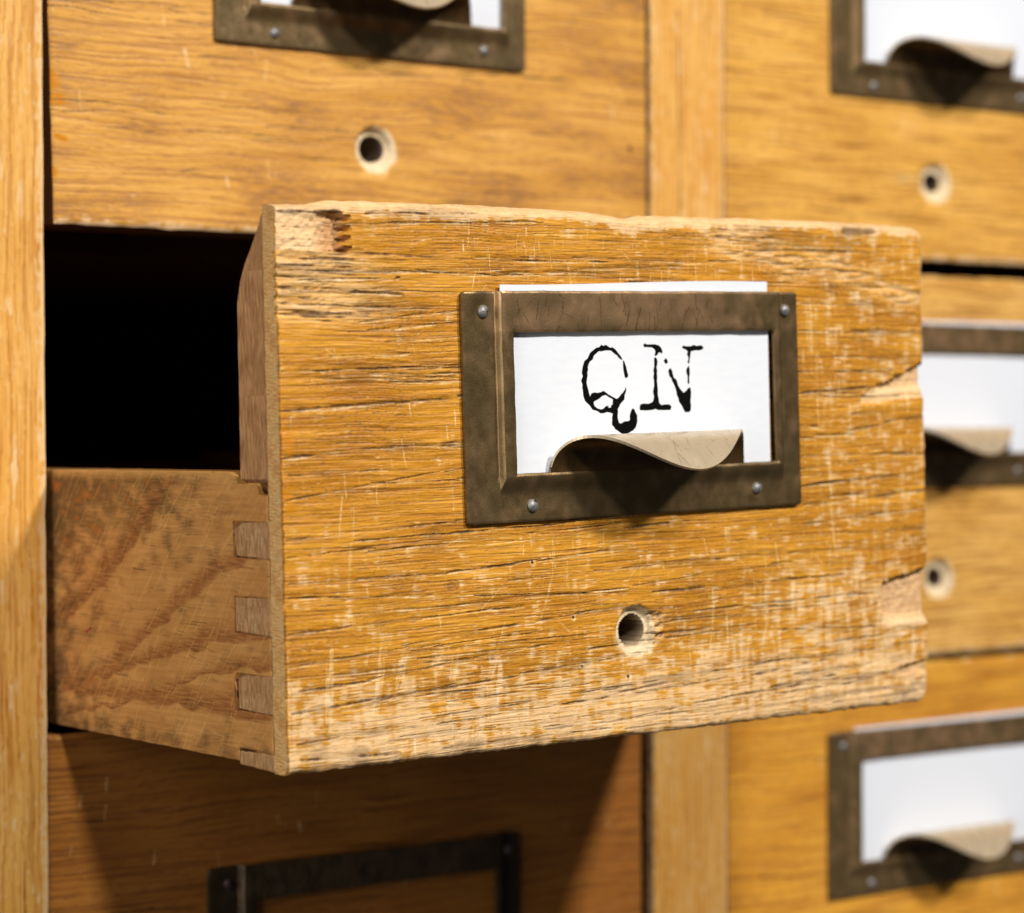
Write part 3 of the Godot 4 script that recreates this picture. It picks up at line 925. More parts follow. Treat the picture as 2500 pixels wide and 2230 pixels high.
# A board's front (mm) as one relief: outline, rounded worn edges, broken places and a bored hole; behind it plain walls of the given depth.
# Surface 0 is the face, surface 1 the edges and back, surface 2 the left end.
func board(mm_w: float, mm_h: float, thick: float, xs: PackedFloat32Array, ys: PackedFloat32Array, spec: Dictionary) -> ArrayMesh:
	var hero: bool = spec.get("hero", false)
	var hole: Vector2 = spec.get("hole", Vector2(-99.0, -99.0))
	var bore: float = spec.get("bore", 3.35)
	var round_edge: float = spec.get("round", 0.7)
	var taper: float = spec.get("taper", 0.0)
	var vertical: bool = spec.get("vertical", false)
	var uv_h: float = spec.get("uv_h", mm_h)
	var ripple: float = spec.get("ripple", 0.15)
	var salt: float = spec.get("salt", 0.0)
	var nx := xs.size()
	var ny := ys.size()
	var s := Shape.new()
	s.v.resize(nx * ny)
	s.n.resize(nx * ny)
	s.uv.resize(nx * ny)
	for j in ny:
		for i in nx:
			var x := xs[i]
			var y := ys[j]
			var u := x / mm_w
			var v := y / mm_h
			var top := mm_h + ripple * 2.0 * N1.get_noise_2d(x * 0.12 + salt, 1.0)
			var bottom := ripple * 1.4 * N1.get_noise_2d(x * 0.15 + salt, 7.0)
			var left := ripple * N1.get_noise_2d(y * 0.12, 3.0 + salt) + taper * (1.0 - v)
			var right := mm_w + ripple * 1.5 * N1.get_noise_2d(y * 0.12, 5.0 + salt)
			if hero:
				top = mm_h + along(TOP_EDGE, x) + 0.22 * N1.get_noise_2d(x * 0.14, 1.0)
				bottom = 0.3 * N1.get_noise_2d(x * 0.25, 7.0) + 0.1 * N1.get_noise_2d(x * 0.2, 17.0)
				if x > 167.4:
					bottom += 2.5 - sqrt(maxf(0.0, 2.5 * 2.5 - (x - 167.4) * (x - 167.4)))
				left = 0.12 * N1.get_noise_2d(y * 0.3, 3.0)
				right = mm_w + 0.2 * N1.get_noise_2d(y * 0.15, 5.0) - 0.35 * ss(69.5, 70.3, y) * ss(77.5, 76.0, y) - 0.25 * ss(64.4, 65.0, y) * ss(66.6, 65.2, y) - 0.35 * ss(17.0, 19.0, y) * ss(31.0, 29.0, y) - 0.2 * ss(92.0, 90.0, y) * ss(86.0, 89.0, y)
			var px := x + left * (1.0 - u) + (right - mm_w) * u
			var py := y + bottom * (1.0 - v) + (top - mm_h) * v
			var d := Vector2(px, py).distance_to(hole)
			var z := 0.0
			if d < bore + 0.22 and d > bore - 0.22:
				var dir := (Vector2(px, py) - hole).normalized()
				px = hole.x + dir.x * bore
				py = hole.y + dir.y * bore
				d = bore
			var edge := minf(minf(x, mm_w - x), minf(y, mm_h - y))
			if edge < round_edge:
				var e := 1.0 - edge / round_edge
				z -= round_edge * 0.55 * e * e
			if hero:
				z -= broken_out(px, py).x
				z += 0.16 * N1.get_noise_2d(px * 0.045, py * 0.5) + 0.08 * N2.get_noise_2d(px * 0.1, py * 1.3)
				var td := mm_h - y
				var t0 := 1.6 + 1.3 * N1.get_noise_2d(x * 0.12, 31.0)
				if td < t0:
					z -= 1.7 * (1.0 - td / t0) ** 1.6 + 0.3 * (0.5 + N1.get_noise_2d(x * 0.1, td * 1.6)) * ss(0.0, 0.7, t0 - td)
				if y < 1.6:
					z -= 0.9 * (1.0 - y / 1.6) ** 2 * (0.8 + 0.5 * N1.get_noise_2d(x * 0.1, 12.0))
				if x > mm_w - 2.0:
					z -= 0.7 * (1.0 - (mm_w - x) / 2.0) ** 2
			else:
				z += 0.1 * N1.get_noise_2d(px * 0.05 + salt, py * 0.35)
			if d < bore - 0.05:
				z = -17.0
			elif d < 5.6:
				z = minf(z, -1.9 * ss(5.5, 4.2, d + 0.25 * N1.get_noise_2d(px * 0.5, py * 0.5)))
			var at := j * nx + i
			s.v[at] = Vector3(px, py, z) * MM
			if vertical:
				s.uv[at] = Vector2(py / uv_h, px / mm_w)
			else:
				s.uv[at] = Vector2(px / mm_w, 1.0 - py / uv_h)
	for j in ny:
		for i in nx:
			var at := j * nx + i
			var dx := s.v[j * nx + mini(i + 1, nx - 1)] - s.v[j * nx + maxi(i - 1, 0)]
			var dy := s.v[mini(j + 1, ny - 1) * nx + i] - s.v[maxi(j - 1, 0) * nx + i]
			s.n[at] = dx.cross(dy).normalized()
	for j in ny - 1:
		for i in nx - 1:
			var a := j * nx + i
			s.ix.append_array([a, a + nx, a + nx + 1, a, a + nx + 1, a + 1])
	var mesh := s.into(ArrayMesh.new())
	var e := Shape.new()
	var l := Shape.new()
	var back := -thick * MM
	var rim := func(into: Shape, i0: int, i1: int, normal: Vector3) -> void:
		var a: Vector3 = s.v[i0]
		var b: Vector3 = s.v[i1]
		var ta := (a.x + a.y) / 0.024
		var tb := (b.x + b.y) / 0.024
		var steps := 3
		for q in steps:
			var z0a := lerpf(a.z, back, float(q) / steps)
			var z1a := lerpf(a.z, back, float(q + 1) / steps)
			var z0b := lerpf(b.z, back, float(q) / steps)
			var z1b := lerpf(b.z, back, float(q + 1) / steps)
			into.flat_quad(Vector3(a.x, a.y, z0a), Vector3(b.x, b.y, z0b), Vector3(b.x, b.y, z1b), Vector3(a.x, a.y, z1a), normal,
				Vector2(ta, z0a / 0.024), Vector2(tb, z0b / 0.024), Vector2(tb, z1b / 0.024), Vector2(ta, z1a / 0.024))
	for i in nx - 1:
		rim.call(e, i, i + 1, Vector3.DOWN)
		rim.call(e, (ny - 1) * nx + i, (ny - 1) * nx + i + 1, Vector3.UP)
	for j in ny - 1:
		rim.call(e, j * nx + nx - 1, (j + 1) * nx + nx - 1, Vector3.RIGHT)
		var a: Vector3 = s.v[j * nx]
		var b: Vector3 = s.v[(j + 1) * nx]
		l.flat_quad(a, b, Vector3(b.x, b.y, back), Vector3(a.x, a.y, back), Vector3.LEFT, Vector2(a.z, -a.y) / 0.024, Vector2(b.z, -b.y) / 0.024, Vector2(back, -b.y) / 0.024, Vector2(back, -a.y) / 0.024)
	var w1 := mm_w * MM
	var h1 := mm_h * MM
	if not hero:      # the open drawer's face is glued onto a core that is bored through with it
		e.flat_quad(Vector3(0, 0, back), Vector3(w1, 0, back), Vector3(w1, h1, back), Vector3(0, h1, back), Vector3.BACK * -1.0)
	e.into(mesh)
	l.into(mesh)
	return mesh


func box_mesh(a: Vector3, b: Vector3, bevel := 0.0006) -> ArrayMesh:
	var place := func(p: float, q: float, d: float) -> Vector3: return Vector3(p, q, b.z - d)
	return drawn_out(rect(a.x, a.y, b.x, b.y), b.z - a.z, bevel, place, Vector2(20, 20))


# ==================================================================== cabinet
func build_cabinet() -> void:
	var t := thing("card_catalogue_cabinet", "old orange wood cabinet whose upright posts frame the card drawers", "cabinet")
	var post := func(called: String, x0: float, x1: float, z: float, mat: Material, salt: float) -> void:
		var xs := lines_between((x1 - x0) / MM, 3.0)
		var ys := lines_between(600.0, 5.0)
		part(called, board((x1 - x0) / MM, 600.0, 24.0, xs, ys, {"vertical": true, "round": 0.9, "ripple": 0.16, "salt": salt}), t, [mat, M.edge, M.edge], Transform3D(Basis(), Vector3(x0, -0.25, z)))
	post.call("stile", -0.036, -0.0001, 0.0006, M.stile, 3.0)
	post.call("stile", 0.1727, 0.1978, 0.0008, M.divider, 43.0)
	post.call("stile", 0.3707, 0.407, 0.0008, M.divider, 83.0)
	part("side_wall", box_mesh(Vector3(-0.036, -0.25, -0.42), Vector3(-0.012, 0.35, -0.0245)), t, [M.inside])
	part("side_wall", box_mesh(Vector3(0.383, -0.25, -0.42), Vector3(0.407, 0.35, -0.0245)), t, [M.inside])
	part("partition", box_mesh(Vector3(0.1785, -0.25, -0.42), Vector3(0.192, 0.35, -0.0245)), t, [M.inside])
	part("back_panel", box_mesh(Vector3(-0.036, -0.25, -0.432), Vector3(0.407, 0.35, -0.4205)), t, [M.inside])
	for row in 4:
		var y := 0.2222 - 0.1117 * row
		for span in [[-0.0118, 0.1783], [0.1922, 0.3828]]:
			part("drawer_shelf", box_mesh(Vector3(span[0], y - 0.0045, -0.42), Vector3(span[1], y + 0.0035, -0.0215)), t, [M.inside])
	part("top_board", box_mesh(Vector3(-0.036, 0.3502, -0.432), Vector3(0.407, 0.368, 0.004)), t, [M.edge])
	part("base_board", box_mesh(Vector3(-0.036, -0.268, -0.432), Vector3(0.407, -0.2502, 0.004)), t, [M.edge])


# ==================================================================== label holders
# Stamped brass frame, 89 by 46.5 mm: flat flanges left, right and below, a raised bridge over the card, a window, and a finger pull that curls out of the window's lower edge.
const WIN := [11.5, 9.8, 80.8, 38.1]


func holder_mesh(salt: float) -> ArrayMesh:
	var mm_w := 88.8
	var mm_h := 46.4
	var xs := holder_lines(mm_w, [0.0, 0.25, 0.6, 6.4, 7.2, 7.5, 7.7, 7.9, 8.1, 8.3, 8.6, 9.0, 11.0, 11.3, 11.5, 80.8, 81.0, 81.3, 82.0, 82.5, 82.9, 83.2, 83.4, 83.6, 83.9, 84.6, 88.2, 88.55, 88.8])
	var ys := holder_lines(mm_h, [0.0, 0.25, 0.6, 5.4, 6.0, 6.6, 7.2, 7.8, 8.4, 9.0, 9.3, 9.6, 9.8, 38.1, 38.3, 38.6, 45.8, 46.15, 46.4])
	var nx := xs.size()
	var ny := ys.size()
	var top := PackedVector3Array()
	for j in ny:
		for i in nx:
			var x := xs[i]
			var y := ys[j]
			var up := ss(7.8, 8.8, x) * ss(83.5, 82.5, x)
			up = minf(up, ss(5.4, 9.2, y + 0.25 * N1.get_noise_2d(x * 0.2 + salt, 3.0)))
			var z := 0.85 + 1.5 * up + 0.12 * N1.get_noise_2d(x * 0.09 + salt, y * 0.09)
			# the corner by the upper left nail is dented
			z += 0.5 * exp(-((x - 3.0) * (x - 3.0) + (y - 45.6) * (y - 45.6)) / 5.0) * ss(0.2, 0.8, fmod(absf(salt), 2.0))
			var edge := minf(minf(x, mm_w - x), minf(y, mm_h - y))
			z -= 0.22 * (1.0 - ss(0.0, 0.36, edge))
			if y > 8.6:
				z -= 0.28 * exp(-((x - 7.9) * (x - 7.9) + 0.0) / 0.09) + 0.2 * exp(-((x - 83.4) * (x - 83.4)) / 0.09)
			var inside := maxf(maxf(WIN[0] - x, x - WIN[2]), maxf(WIN[1] - y, y - WIN[3]))
			z -= 0.25 * (1.0 - ss(0.0, 0.5, inside))
			# rounded corners
			var r := 1.1
			var cx := clampf(x, r, mm_w - r)
			var cy := clampf(y, r, mm_h - r)
			var q := Vector2(x - cx, y - cy)
			if q.length() > r:
				q = q.normalized() * r
			var jag := 0.1 * N1.get_noise_2d(x * 0.15 + salt, y * 0.15)
			top.append(Vector3(cx + q.x + jag, cy + q.y + jag, z) * MM)
	var s := Shape.new()
	var open := func(i: int, j: int) -> bool:
		if i < 0 or j < 0 or i >= nx - 1 or j >= ny - 1:
			return true
		var x := (xs[i] + xs[i + 1]) / 2.0
		var y := (ys[j] + ys[j + 1]) / 2.0
		return x > WIN[0] and x < WIN[2] and y > WIN[1] and y < WIN[3]
	var gauge := Vector3(0, 0, 0.0007)
	for j in ny:
		for i in nx:
			var at := j * nx + i
			var dx := top[j * nx + mini(i + 1, nx - 1)] - top[j * nx + maxi(i - 1, 0)]
			var dy := top[mini(j + 1, ny - 1) * nx + i] - top[maxi(j - 1, 0) * nx + i]
			s.vert(top[at], dx.cross(dy).normalized(), Vector2(xs[i] / mm_w, 1.0 - ys[j] / mm_h))
	for j in ny - 1:
		for i in nx - 1:
			if open.call(i, j):
				continue
			var a := j * nx + i
			s.quad(a, a + nx, a + nx + 1, a + 1)
			var c := [top[a], top[a + nx], top[a + nx + 1], top[a + 1]]
			s.flat_quad(c[0] - gauge, c[1] - gauge, c[2] - gauge, c[3] - gauge, Vector3.FORWARD)
			var sides := [[i - 1, j, 0, 1, Vector3.LEFT], [i, j + 1, 1, 2, Vector3.UP], [i + 1, j, 2, 3, Vector3.RIGHT], [i, j - 1, 3, 0, Vector3.DOWN]]
			for side in sides:
				if open.call(side[0], side[1]):
					var p: Vector3 = c[side[2]]
					var q: Vector3 = c[side[3]]
					var u := Vector2(xs[i] / mm_w, 1.0 - ys[j] / mm_h)
					s.flat_quad(p, q, q - gauge, p - gauge, side[4], u, u, u, u)
	return s.into(ArrayMesh.new())


func holder_lines(length: float, keys: Array) -> PackedFloat32Array:
	var out := PackedFloat32Array()
	for i in keys.size() - 1:
		var a: float = keys[i]
		var b: float = keys[i + 1]
		var k := maxi(1, int(ceil((b - a) / 1.3)))
		for q in k:
			out.append(lerpf(a, b, float(q) / k))
	out.append(length)
	return out


func pull_mesh() -> ArrayMesh:
	var half := 25.6
	var reach := 16.6
	var crest := 0.39 * reach
	var tall := 7.05
	var na := 64
	var nt := 26
	var front := PackedVector3Array()
	var uvs := PackedVector2Array()
	for i in na + 1:
		var sx := sin((float(i) / na - 0.5) * PI)
		var far := reach * maxf(1.0 - sx * sx, 0.004)
		for t in nt + 1:
			var q := float(t) / nt
			var z := far * q * q
			var y: float
			if z < crest:
				y = tall * sqrt(maxf(0.0, 1.0 - (1.0 - z / crest) ** 2))
			else:
				y = tall - (tall + 0.4) * ((z - crest) / (reach - crest)) ** 1.9
			front.append(Vector3(sx * half, y, z) * MM)
			uvs.append(Vector2(0.5 + 0.5 * sx, 1.0 - z / 22.0))
	var s := Shape.new()
	var row := nt + 1
	var norm := PackedVector3Array()
	for i in na + 1:
		for t in row:
			var dx := front[mini(i + 1, na) * row + t] - front[maxi(i - 1, 0) * row + t]
			var dt := front[i * row + mini(t + 1, nt)] - front[i * row + maxi(t - 1, 0)]
			var g := dt.cross(dx)
			norm.append(g.normalized() if g.length() > 1e-14 else Vector3.UP)
	var gauge := 0.0006
	var made := ArrayMesh.new()
	for side in [1.0, -1.0]:
		var first := s.v.size()
		for i in front.size():
			s.vert(front[i] + norm[i] * (gauge * 0.5 * side), norm[i] * side, uvs[i])
		for i in na:
			for t in nt:
				var a := first + i * row + t
				s.quad(a, a + row, a + row + 1, a + 1)
		s.into(made)
		s = Shape.new()
	for i in na:
		var a := i * row + nt
		var b := (i + 1) * row + nt
		var out := (front[a] - front[a - 1]).normalized()
		s.flat_quad(front[a] + norm[a] * gauge * 0.5, front[b] + norm[b] * gauge * 0.5, front[b] - norm[b] * gauge * 0.5, front[a] - norm[a] * gauge * 0.5, out, uvs[a], uvs[b], uvs[b], uvs[a])
	return s.into(made)


func nail_mesh(salt: int) -> ArrayMesh:
	var r := RandomNumberGenerator.new()
	r.seed = salt
	var s := Shape.new()
	var rings := [[0.0, 0.5], [0.6, 0.5], [1.02, 0.46], [1.18, 0.36], [1.24, 0.1], [1.2, -0.3]]
	var sides := 20
	var dent := r.randf() * TAU
	for k in rings.size():
		for i in sides:
			var a := TAU * i / sides
			var rr: float = rings[k][0] * (1.0 + 0.07 * sin(a * 2.0 + dent) + r.randf_range(-0.03, 0.03))
			var z: float = rings[k][1] + (0.12 * cos(a - dent) if k < 3 else 0.0) + r.randf_range(-0.03, 0.03)
			if k < 3 and absf(sin(a - dent)) < 0.3:
				z -= 0.3
			s.vert(Vector3(cos(a) * rr, sin(a) * rr, z) * MM, Vector3(cos(a) * rings[k][0] * 0.6, sin(a) * rings[k][0] * 0.6, 0.9 - 0.14 * k).normalized(), Vector2(0.5, 0.5))
	for k in rings.size() - 1:
		for i in sides:
			var j := (i + 1) % sides
			s.quad(k * sides + i, k * sides + j, (k + 1) * sides + j, (k + 1) * sides + i)
	return s.into(ArrayMesh.new())


const NAILS := [[5.1, 42.3], [85.0, 42.4], [15.9, 3.2], [75.8, 4.2]]


func label_holder(parent: Node3D, at: Transform3D, brass: Material, salt: float, nails: Array, label := "") -> MeshInstance3D:
	var holder := part("label_holder", holder_mesh(salt), parent, [brass], at)
	if label:
		holder.set_meta("label", label)
	part("finger_pull", pull_mesh(), holder, [M.pull, M.pull_under, M.pull], Transform3D(Basis(), Vector3(45.6, 9.75, 1.9) * MM))
	for i in 4:
		var lean := Basis(Vector3(0.3, 1, 0).normalized(), 0.16 * sin(i * 2.1 + salt)) * Basis(Vector3.BACK, i * 1.3 + salt)
		part("nail", nail_mesh(int(salt * 10.0) + i), holder, [nails[i]], Transform3D(lean, Vector3(NAILS[i][0], NAILS[i][1], 0.95) * MM))
	return holder


# ==================================================================== drawers that are shut
func build_shut_drawers() -> void:
	var rows := [
		["drawer", "closed card drawer at upper left with dark hole and smudged grain above the open drawer", Vector3(0.0003, 0.1112, 0.0), 171.4, 110.6, Vector2(86.6, 21.6), M.upper_left, Vector3(42.6, 43.6, 0.0), 2.4, true, 0.3],
		["drawer", "closed card drawer at upper right, pale-ringed hole below its brass holder", Vector3(0.1985, 0.1129, 0.0), 171.6, 109.4, Vector2(79.4, 22.2), M.upper_right, Vector3(38.2, 44.4, 0.0), 0.3, true, 0.6],
		["drawer", "closed card drawer in the right column half hidden behind the open drawer's right edge", Vector3(0.1985, 0.0003, 0.0), 171.6, 107.9, Vector2(80.0, 22.2), M.middle_right, Vector3(36.2, 48.0, 0.0), 0.3, true, 0.2],
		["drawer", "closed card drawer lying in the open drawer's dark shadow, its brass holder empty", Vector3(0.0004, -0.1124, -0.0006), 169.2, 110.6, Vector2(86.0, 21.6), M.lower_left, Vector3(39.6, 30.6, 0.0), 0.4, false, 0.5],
		["drawer", "closed card drawer at lower right with blank white card and rubbed finger pull", Vector3(0.1985, -0.1124, 0.0), 171.6, 110.8, Vector2(80.0, 22.2), M.lower_right, Vector3(36.3, 47.2, 0.0), 0.3, true, 0.9],
	]
	for d in rows:
		var t := thing(d[0], d[1], "drawer", "card drawers of the cabinet", Transform3D(Basis(), d[2]))
		var hole: Vector2 = d[5]
		var xs := lines_between(d[3], 3.0, hole.x, 6.5, 0.36)
		var ys := lines_between(d[4], 3.0, hole.y, 6.5, 0.36)
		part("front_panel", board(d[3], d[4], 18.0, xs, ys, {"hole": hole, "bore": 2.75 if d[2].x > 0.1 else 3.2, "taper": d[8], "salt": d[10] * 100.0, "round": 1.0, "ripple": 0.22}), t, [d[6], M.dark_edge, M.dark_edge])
		var at: Vector3 = d[7] * MM
		label_holder(t, Transform3D(Basis(Vector3.BACK, 0.004 * sin(d[10] * 20.0)), at + Vector3(0, 0, 0.0002)), M.brass_dull if d[9] else M.brass_shaded, d[10] * 10.0, [M.rust if not d[9] else M.steel, M.steel, M.steel, M.steel])
		var inner_w: float = d[3] * MM
		part("side_panel", box_mesh(Vector3(0.003, 0.002, -0.36), Vector3(0.011, 0.058, -0.0185)), t, [M.dark_edge])
		part("side_panel", box_mesh(Vector3(inner_w - 0.011, 0.002, -0.36), Vector3(inner_w - 0.003, 0.058, -0.0185)), t, [M.dark_edge])


# ==================================================================== the open drawer
func build_open_drawer() -> void:
	var t := thing("drawer", "battered card drawer pulled out, chipped front, brass holder with lettered white card", "drawer", "card drawers of the cabinet",
		Transform3D(Basis(PULL_BASIS_X, PULL_BASIS_Y, PULL_BASIS_Z), PULL_ORIGIN))
	var xs := lines_between(170.0, 0.4)
	var ys := lines_between(108.0, 0.4)
	var front := part("front_panel", board(170.0, 108.0, 4.8, xs, ys, {"hero": true, "hole": HOLE, "uv_h": 109.86, "round": 0.6}), t, [M.hero, M.edge, M.lap])
	front.set_meta("label", "scarred varnished front with broken upper corner")
	var from_left := func(a: float, b: float, d: float) -> Vector3: return Vector3(d, b, a)
	# the thick board behind the face, cut away at its upper back
	var core := roughened(PackedVector2Array([Vector2(-0.0164, 0.0553), Vector2(-0.00485, 0.0553), Vector2(-0.00485, 0.1072), Vector2(-0.0062, 0.1068), Vector2(-0.0078, 0.1040), Vector2(-0.0130, 0.0975), Vector2(-0.0148, 0.0945), Vector2(-0.0162, 0.0900)]), 0.004, 0.0002, 2.0)
	part("panel_core", drawn_out(core, 0.1695, 0.0007, func(a: float, b: float, d: float) -> Vector3: return Vector3(0.0002 + d, b, a), Vector2(1, -1) / 0.024), t, [M.end_grain])
	var bore := Vector2(HOLE.x, HOLE.y) * MM
	for half in [-1.0, 1.0]:
		var lower := PackedVector2Array()
		for k in 13:
			var a := PI * (k / 12.0 - 0.5)
			lower.append(bore + Vector2(half * cos(a), -sin(a)) * 0.0036)
		var far := 0.0095 if half < 0.0 else 0.1605
		lower.append_array([Vector2(bore.x, 0.0004), Vector2(far, 0.0004), Vector2(far, 0.0552), Vector2(bore.x, 0.0552)])
		if half > 0.0:
			lower.reverse()
			lower = PackedVector2Array(lower)
		if Geometry2D.is_polygon_clockwise(lower):
			lower.reverse()
		part("panel_core", drawn_out(lower, 0.0115, 0.0002, func(a: float, b: float, d: float) -> Vector3: return Vector3(a, b, -0.00485 - d), Vector2(1, -1) / 0.024), t, [M.end_grain])
	# dovetail pins on the front board's end
	var pins := [[-0.0186, 0.0409, -0.0049, 0.0476], [-0.0187, 0.0262, -0.0049, 0.0330], [-0.0184, 0.0111, -0.0049, 0.0180], [-0.0183, 0.0003, -0.0049, 0.0031]]
	for i in 4:
		var p: Array = pins[i]
		var shape := PackedVector2Array([Vector2(p[0], p[1] + 0.0001), Vector2(p[2], p[1] - 0.0003), Vector2(p[2], p[3] + 0.0003), Vector2(p[0] + 0.0002, p[3] - 0.0001)])
		part("dovetail_pin", drawn_out(roughened(shape, 0.0011, 0.00016, 20.0 + i * 5.0), 0.0094, 0.0002, func(a: float, b: float, d: float) -> Vector3: return Vector3(d - 0.0001 * (i % 2), b, a), Vector2(1, -1) / 0.024, Vector2(0.13 * i, 0.31 * i)), t, [M.pin_grain])
	# the side board with its tails
	var side := PackedVector2Array([Vector2(-0.330, 0.0010), Vector2(-0.0186, 0.0010), Vector2(-0.0185, 0.0035), Vector2(-0.0120, 0.0037), Vector2(-0.0118, 0.0032), Vector2(-0.0054, 0.0033), Vector2(-0.0053, 0.0108), Vector2(-0.0193, 0.0110), Vector2(-0.0197, 0.0130), Vector2(-0.0191, 0.0148), Vector2(-0.0196, 0.0166), Vector2(-0.0188, 0.0181),
		Vector2(-0.0054, 0.0182), Vector2(-0.0053, 0.0260), Vector2(-0.0189, 0.0262), Vector2(-0.0189, 0.0331), Vector2(-0.0054, 0.0332), Vector2(-0.0053, 0.0406), Vector2(-0.0188, 0.0408), Vector2(-0.0188, 0.0477),
		Vector2(-0.0054, 0.0478), Vector2(-0.0054, 0.0530), Vector2(-0.0084, 0.0533), Vector2(-0.0086, 0.0552), Vector2(-0.0166, 0.0553), Vector2(-0.0172, 0.0568), Vector2(-0.0200, 0.0574), Vector2(-0.330, 0.0576)])
	part("side_panel", drawn_out(roughened(side, 0.0016, 0.0001, 50.0), 0.0092, 0.0002, from_left, Vector2(1.0 / 0.120, -1.0 / 0.060), Vector2(1.0, 1.0)), t, [M.side])
	part("side_panel", drawn_out(rect(-0.33, 0.001, -0.0170, 0.0575), 0.009, 0.0005, func(a: float, b: float, d: float) -> Vector3: return Vector3(0.1605 + d, b, a), Vector2(1.0 / 0.120, -1.0 / 0.060)), t, [M.side])
	part("back_panel", box_mesh(Vector3(0.0094, 0.001, -0.33), Vector3(0.1603, 0.055, -0.321)), t, [M.dark_edge])
	part("bottom_panel", box_mesh(Vector3(0.0094, 0.004, -0.3208), Vector3(0.1603, 0.009, -0.0168)), t, [M.dark_edge])
	label_holder(t, Transform3D(Basis(Vector3.BACK, 0.0085), Vector3(0.0418, 0.0456, 0.0003)), M.brass, 1.7, [M.steel, M.steel, M.steel, M.steel], "scratched brass holder with four nails and a curled pull")


# ==================================================================== cards
# Letters of the open drawer's card as outlines, in sixths of a pixel of a crop; ink() scales them onto the card.
const INK := [
	[404, 142, 436, 158, 470, 142, 530, 182, 565, 178, 605, 205, 650, 262, 690, 315, 708, 350, 696, 360, 660, 335, 630, 295, 590, 268, 545, 225, 500, 222, 460, 224, 400, 238, 370, 234, 330, 270, 298, 300, 282, 355, 240, 388, 222, 430,
		213, 470, 218, 500, 206, 545, 211, 580, 202, 640, 196, 690, 205, 740, 218, 780, 228, 830, 246, 895, 262, 850, 285, 838, 320, 832, 350, 840, 400, 828, 436, 810, 470, 830, 500, 858, 550, 885, 590, 908, 630, 926, 655, 908, 690, 860, 720, 830, 745, 790, 756, 750,
		764, 800, 760, 825, 742, 870, 738, 935, 700, 975, 680, 1000, 660, 1045, 640, 1075, 648, 1110, 640, 1170, 645, 1220, 662, 1275, 690, 1284, 740, 1255, 800, 1250, 818, 1235, 816, 1165, 832, 1110, 852, 1066, 885, 1080, 898, 1120, 926, 1170, 926, 1270, 905, 1340, 870, 1385, 790, 1430, 730, 1453, 690, 1425, 640, 1390, 600, 1360, 590, 1335, 560, 1305, 560, 1200, 570, 1140, 530, 1125, 490, 1116, 440, 1132, 390, 1134, 355, 1105, 280, 1080, 245, 1025, 175, 955, 150, 880, 145, 810, 135, 760, 138, 720, 118, 660, 143, 600, 128, 545, 142, 455, 165, 380, 210, 342, 245, 260, 330, 188, 372, 178],
	[714, 366, 732, 375, 748, 420, 764, 460, 775, 520, 792, 580, 788, 605, 756, 628, 740, 600, 726, 530, 718, 460],
	[1010, 140, 1032, 114, 1065, 130, 1180, 125, 1240, 140, 1275, 175, 1296, 230, 1286, 264, 1260, 245, 1236, 248, 1222, 278, 1190, 300, 1178, 280, 1190, 230, 1175, 198, 1140, 172, 1060, 168, 1030, 172],
	[1188, 314, 1210, 335, 1222, 370, 1216, 430, 1206, 460, 1216, 500, 1214, 570, 1218, 605, 1214, 660, 1224, 760, 1228, 800, 1226, 850, 1240, 930, 1250, 990, 1280, 1020, 1330, 1010, 1400, 1010, 1432, 1040, 1416, 1094, 1230, 1094, 1192, 1075, 1150, 1090, 1060, 1098, 962, 1092, 962, 1020, 1005, 996, 1090, 1000, 1140, 980, 1160, 955, 1170, 890, 1156, 830, 1162, 780, 1172, 740, 1170, 660, 1160, 610, 1168, 560, 1162, 500, 1172, 455, 1170, 335],
	[1342, 326, 1366, 350, 1375, 390, 1350, 414, 1330, 400, 1314, 368],
	[1404, 472, 1436, 500, 1450, 565, 1468, 620, 1500, 638, 1520, 690, 1530, 735, 1560, 780, 1612, 840, 1650, 810, 1680, 770, 1714, 758, 1726, 830, 1722, 920, 1716, 965, 1726, 1030, 1720, 1105, 1690, 1128, 1636, 1128, 1610, 1085, 1586, 1030, 1545, 975, 1530, 910, 1512, 880, 1500, 805, 1485, 760, 1460, 700, 1436, 660, 1434, 632, 1400, 595, 1382, 520],
	[1586, 158, 1612, 138, 1640, 148, 1720, 148, 1765, 126, 1800, 142, 1830, 138, 1880, 130, 1914, 165, 1890, 195, 1840, 210, 1800, 205, 1760, 215, 1722, 222, 1712, 290, 1704, 330, 1698, 385, 1690, 408, 1670, 392, 1684, 340, 1680, 300, 1662, 275, 1672, 225, 1640, 195, 1600, 182],
	[1690, 434, 1700, 475, 1706, 550, 1698, 600, 1698, 690, 1688, 716, 1672, 690, 1672, 590, 1650, 525, 1658, 480],
]
const INK_GAP := [300, 965, 380, 920, 415, 885, 468, 868, 520, 905, 570, 930, 568, 1010, 548, 1020, 540, 1055, 505, 1055, 512, 1030, 470, 1030, 440, 1065, 405, 1080, 350, 1062, 310, 1030, 300, 1000]


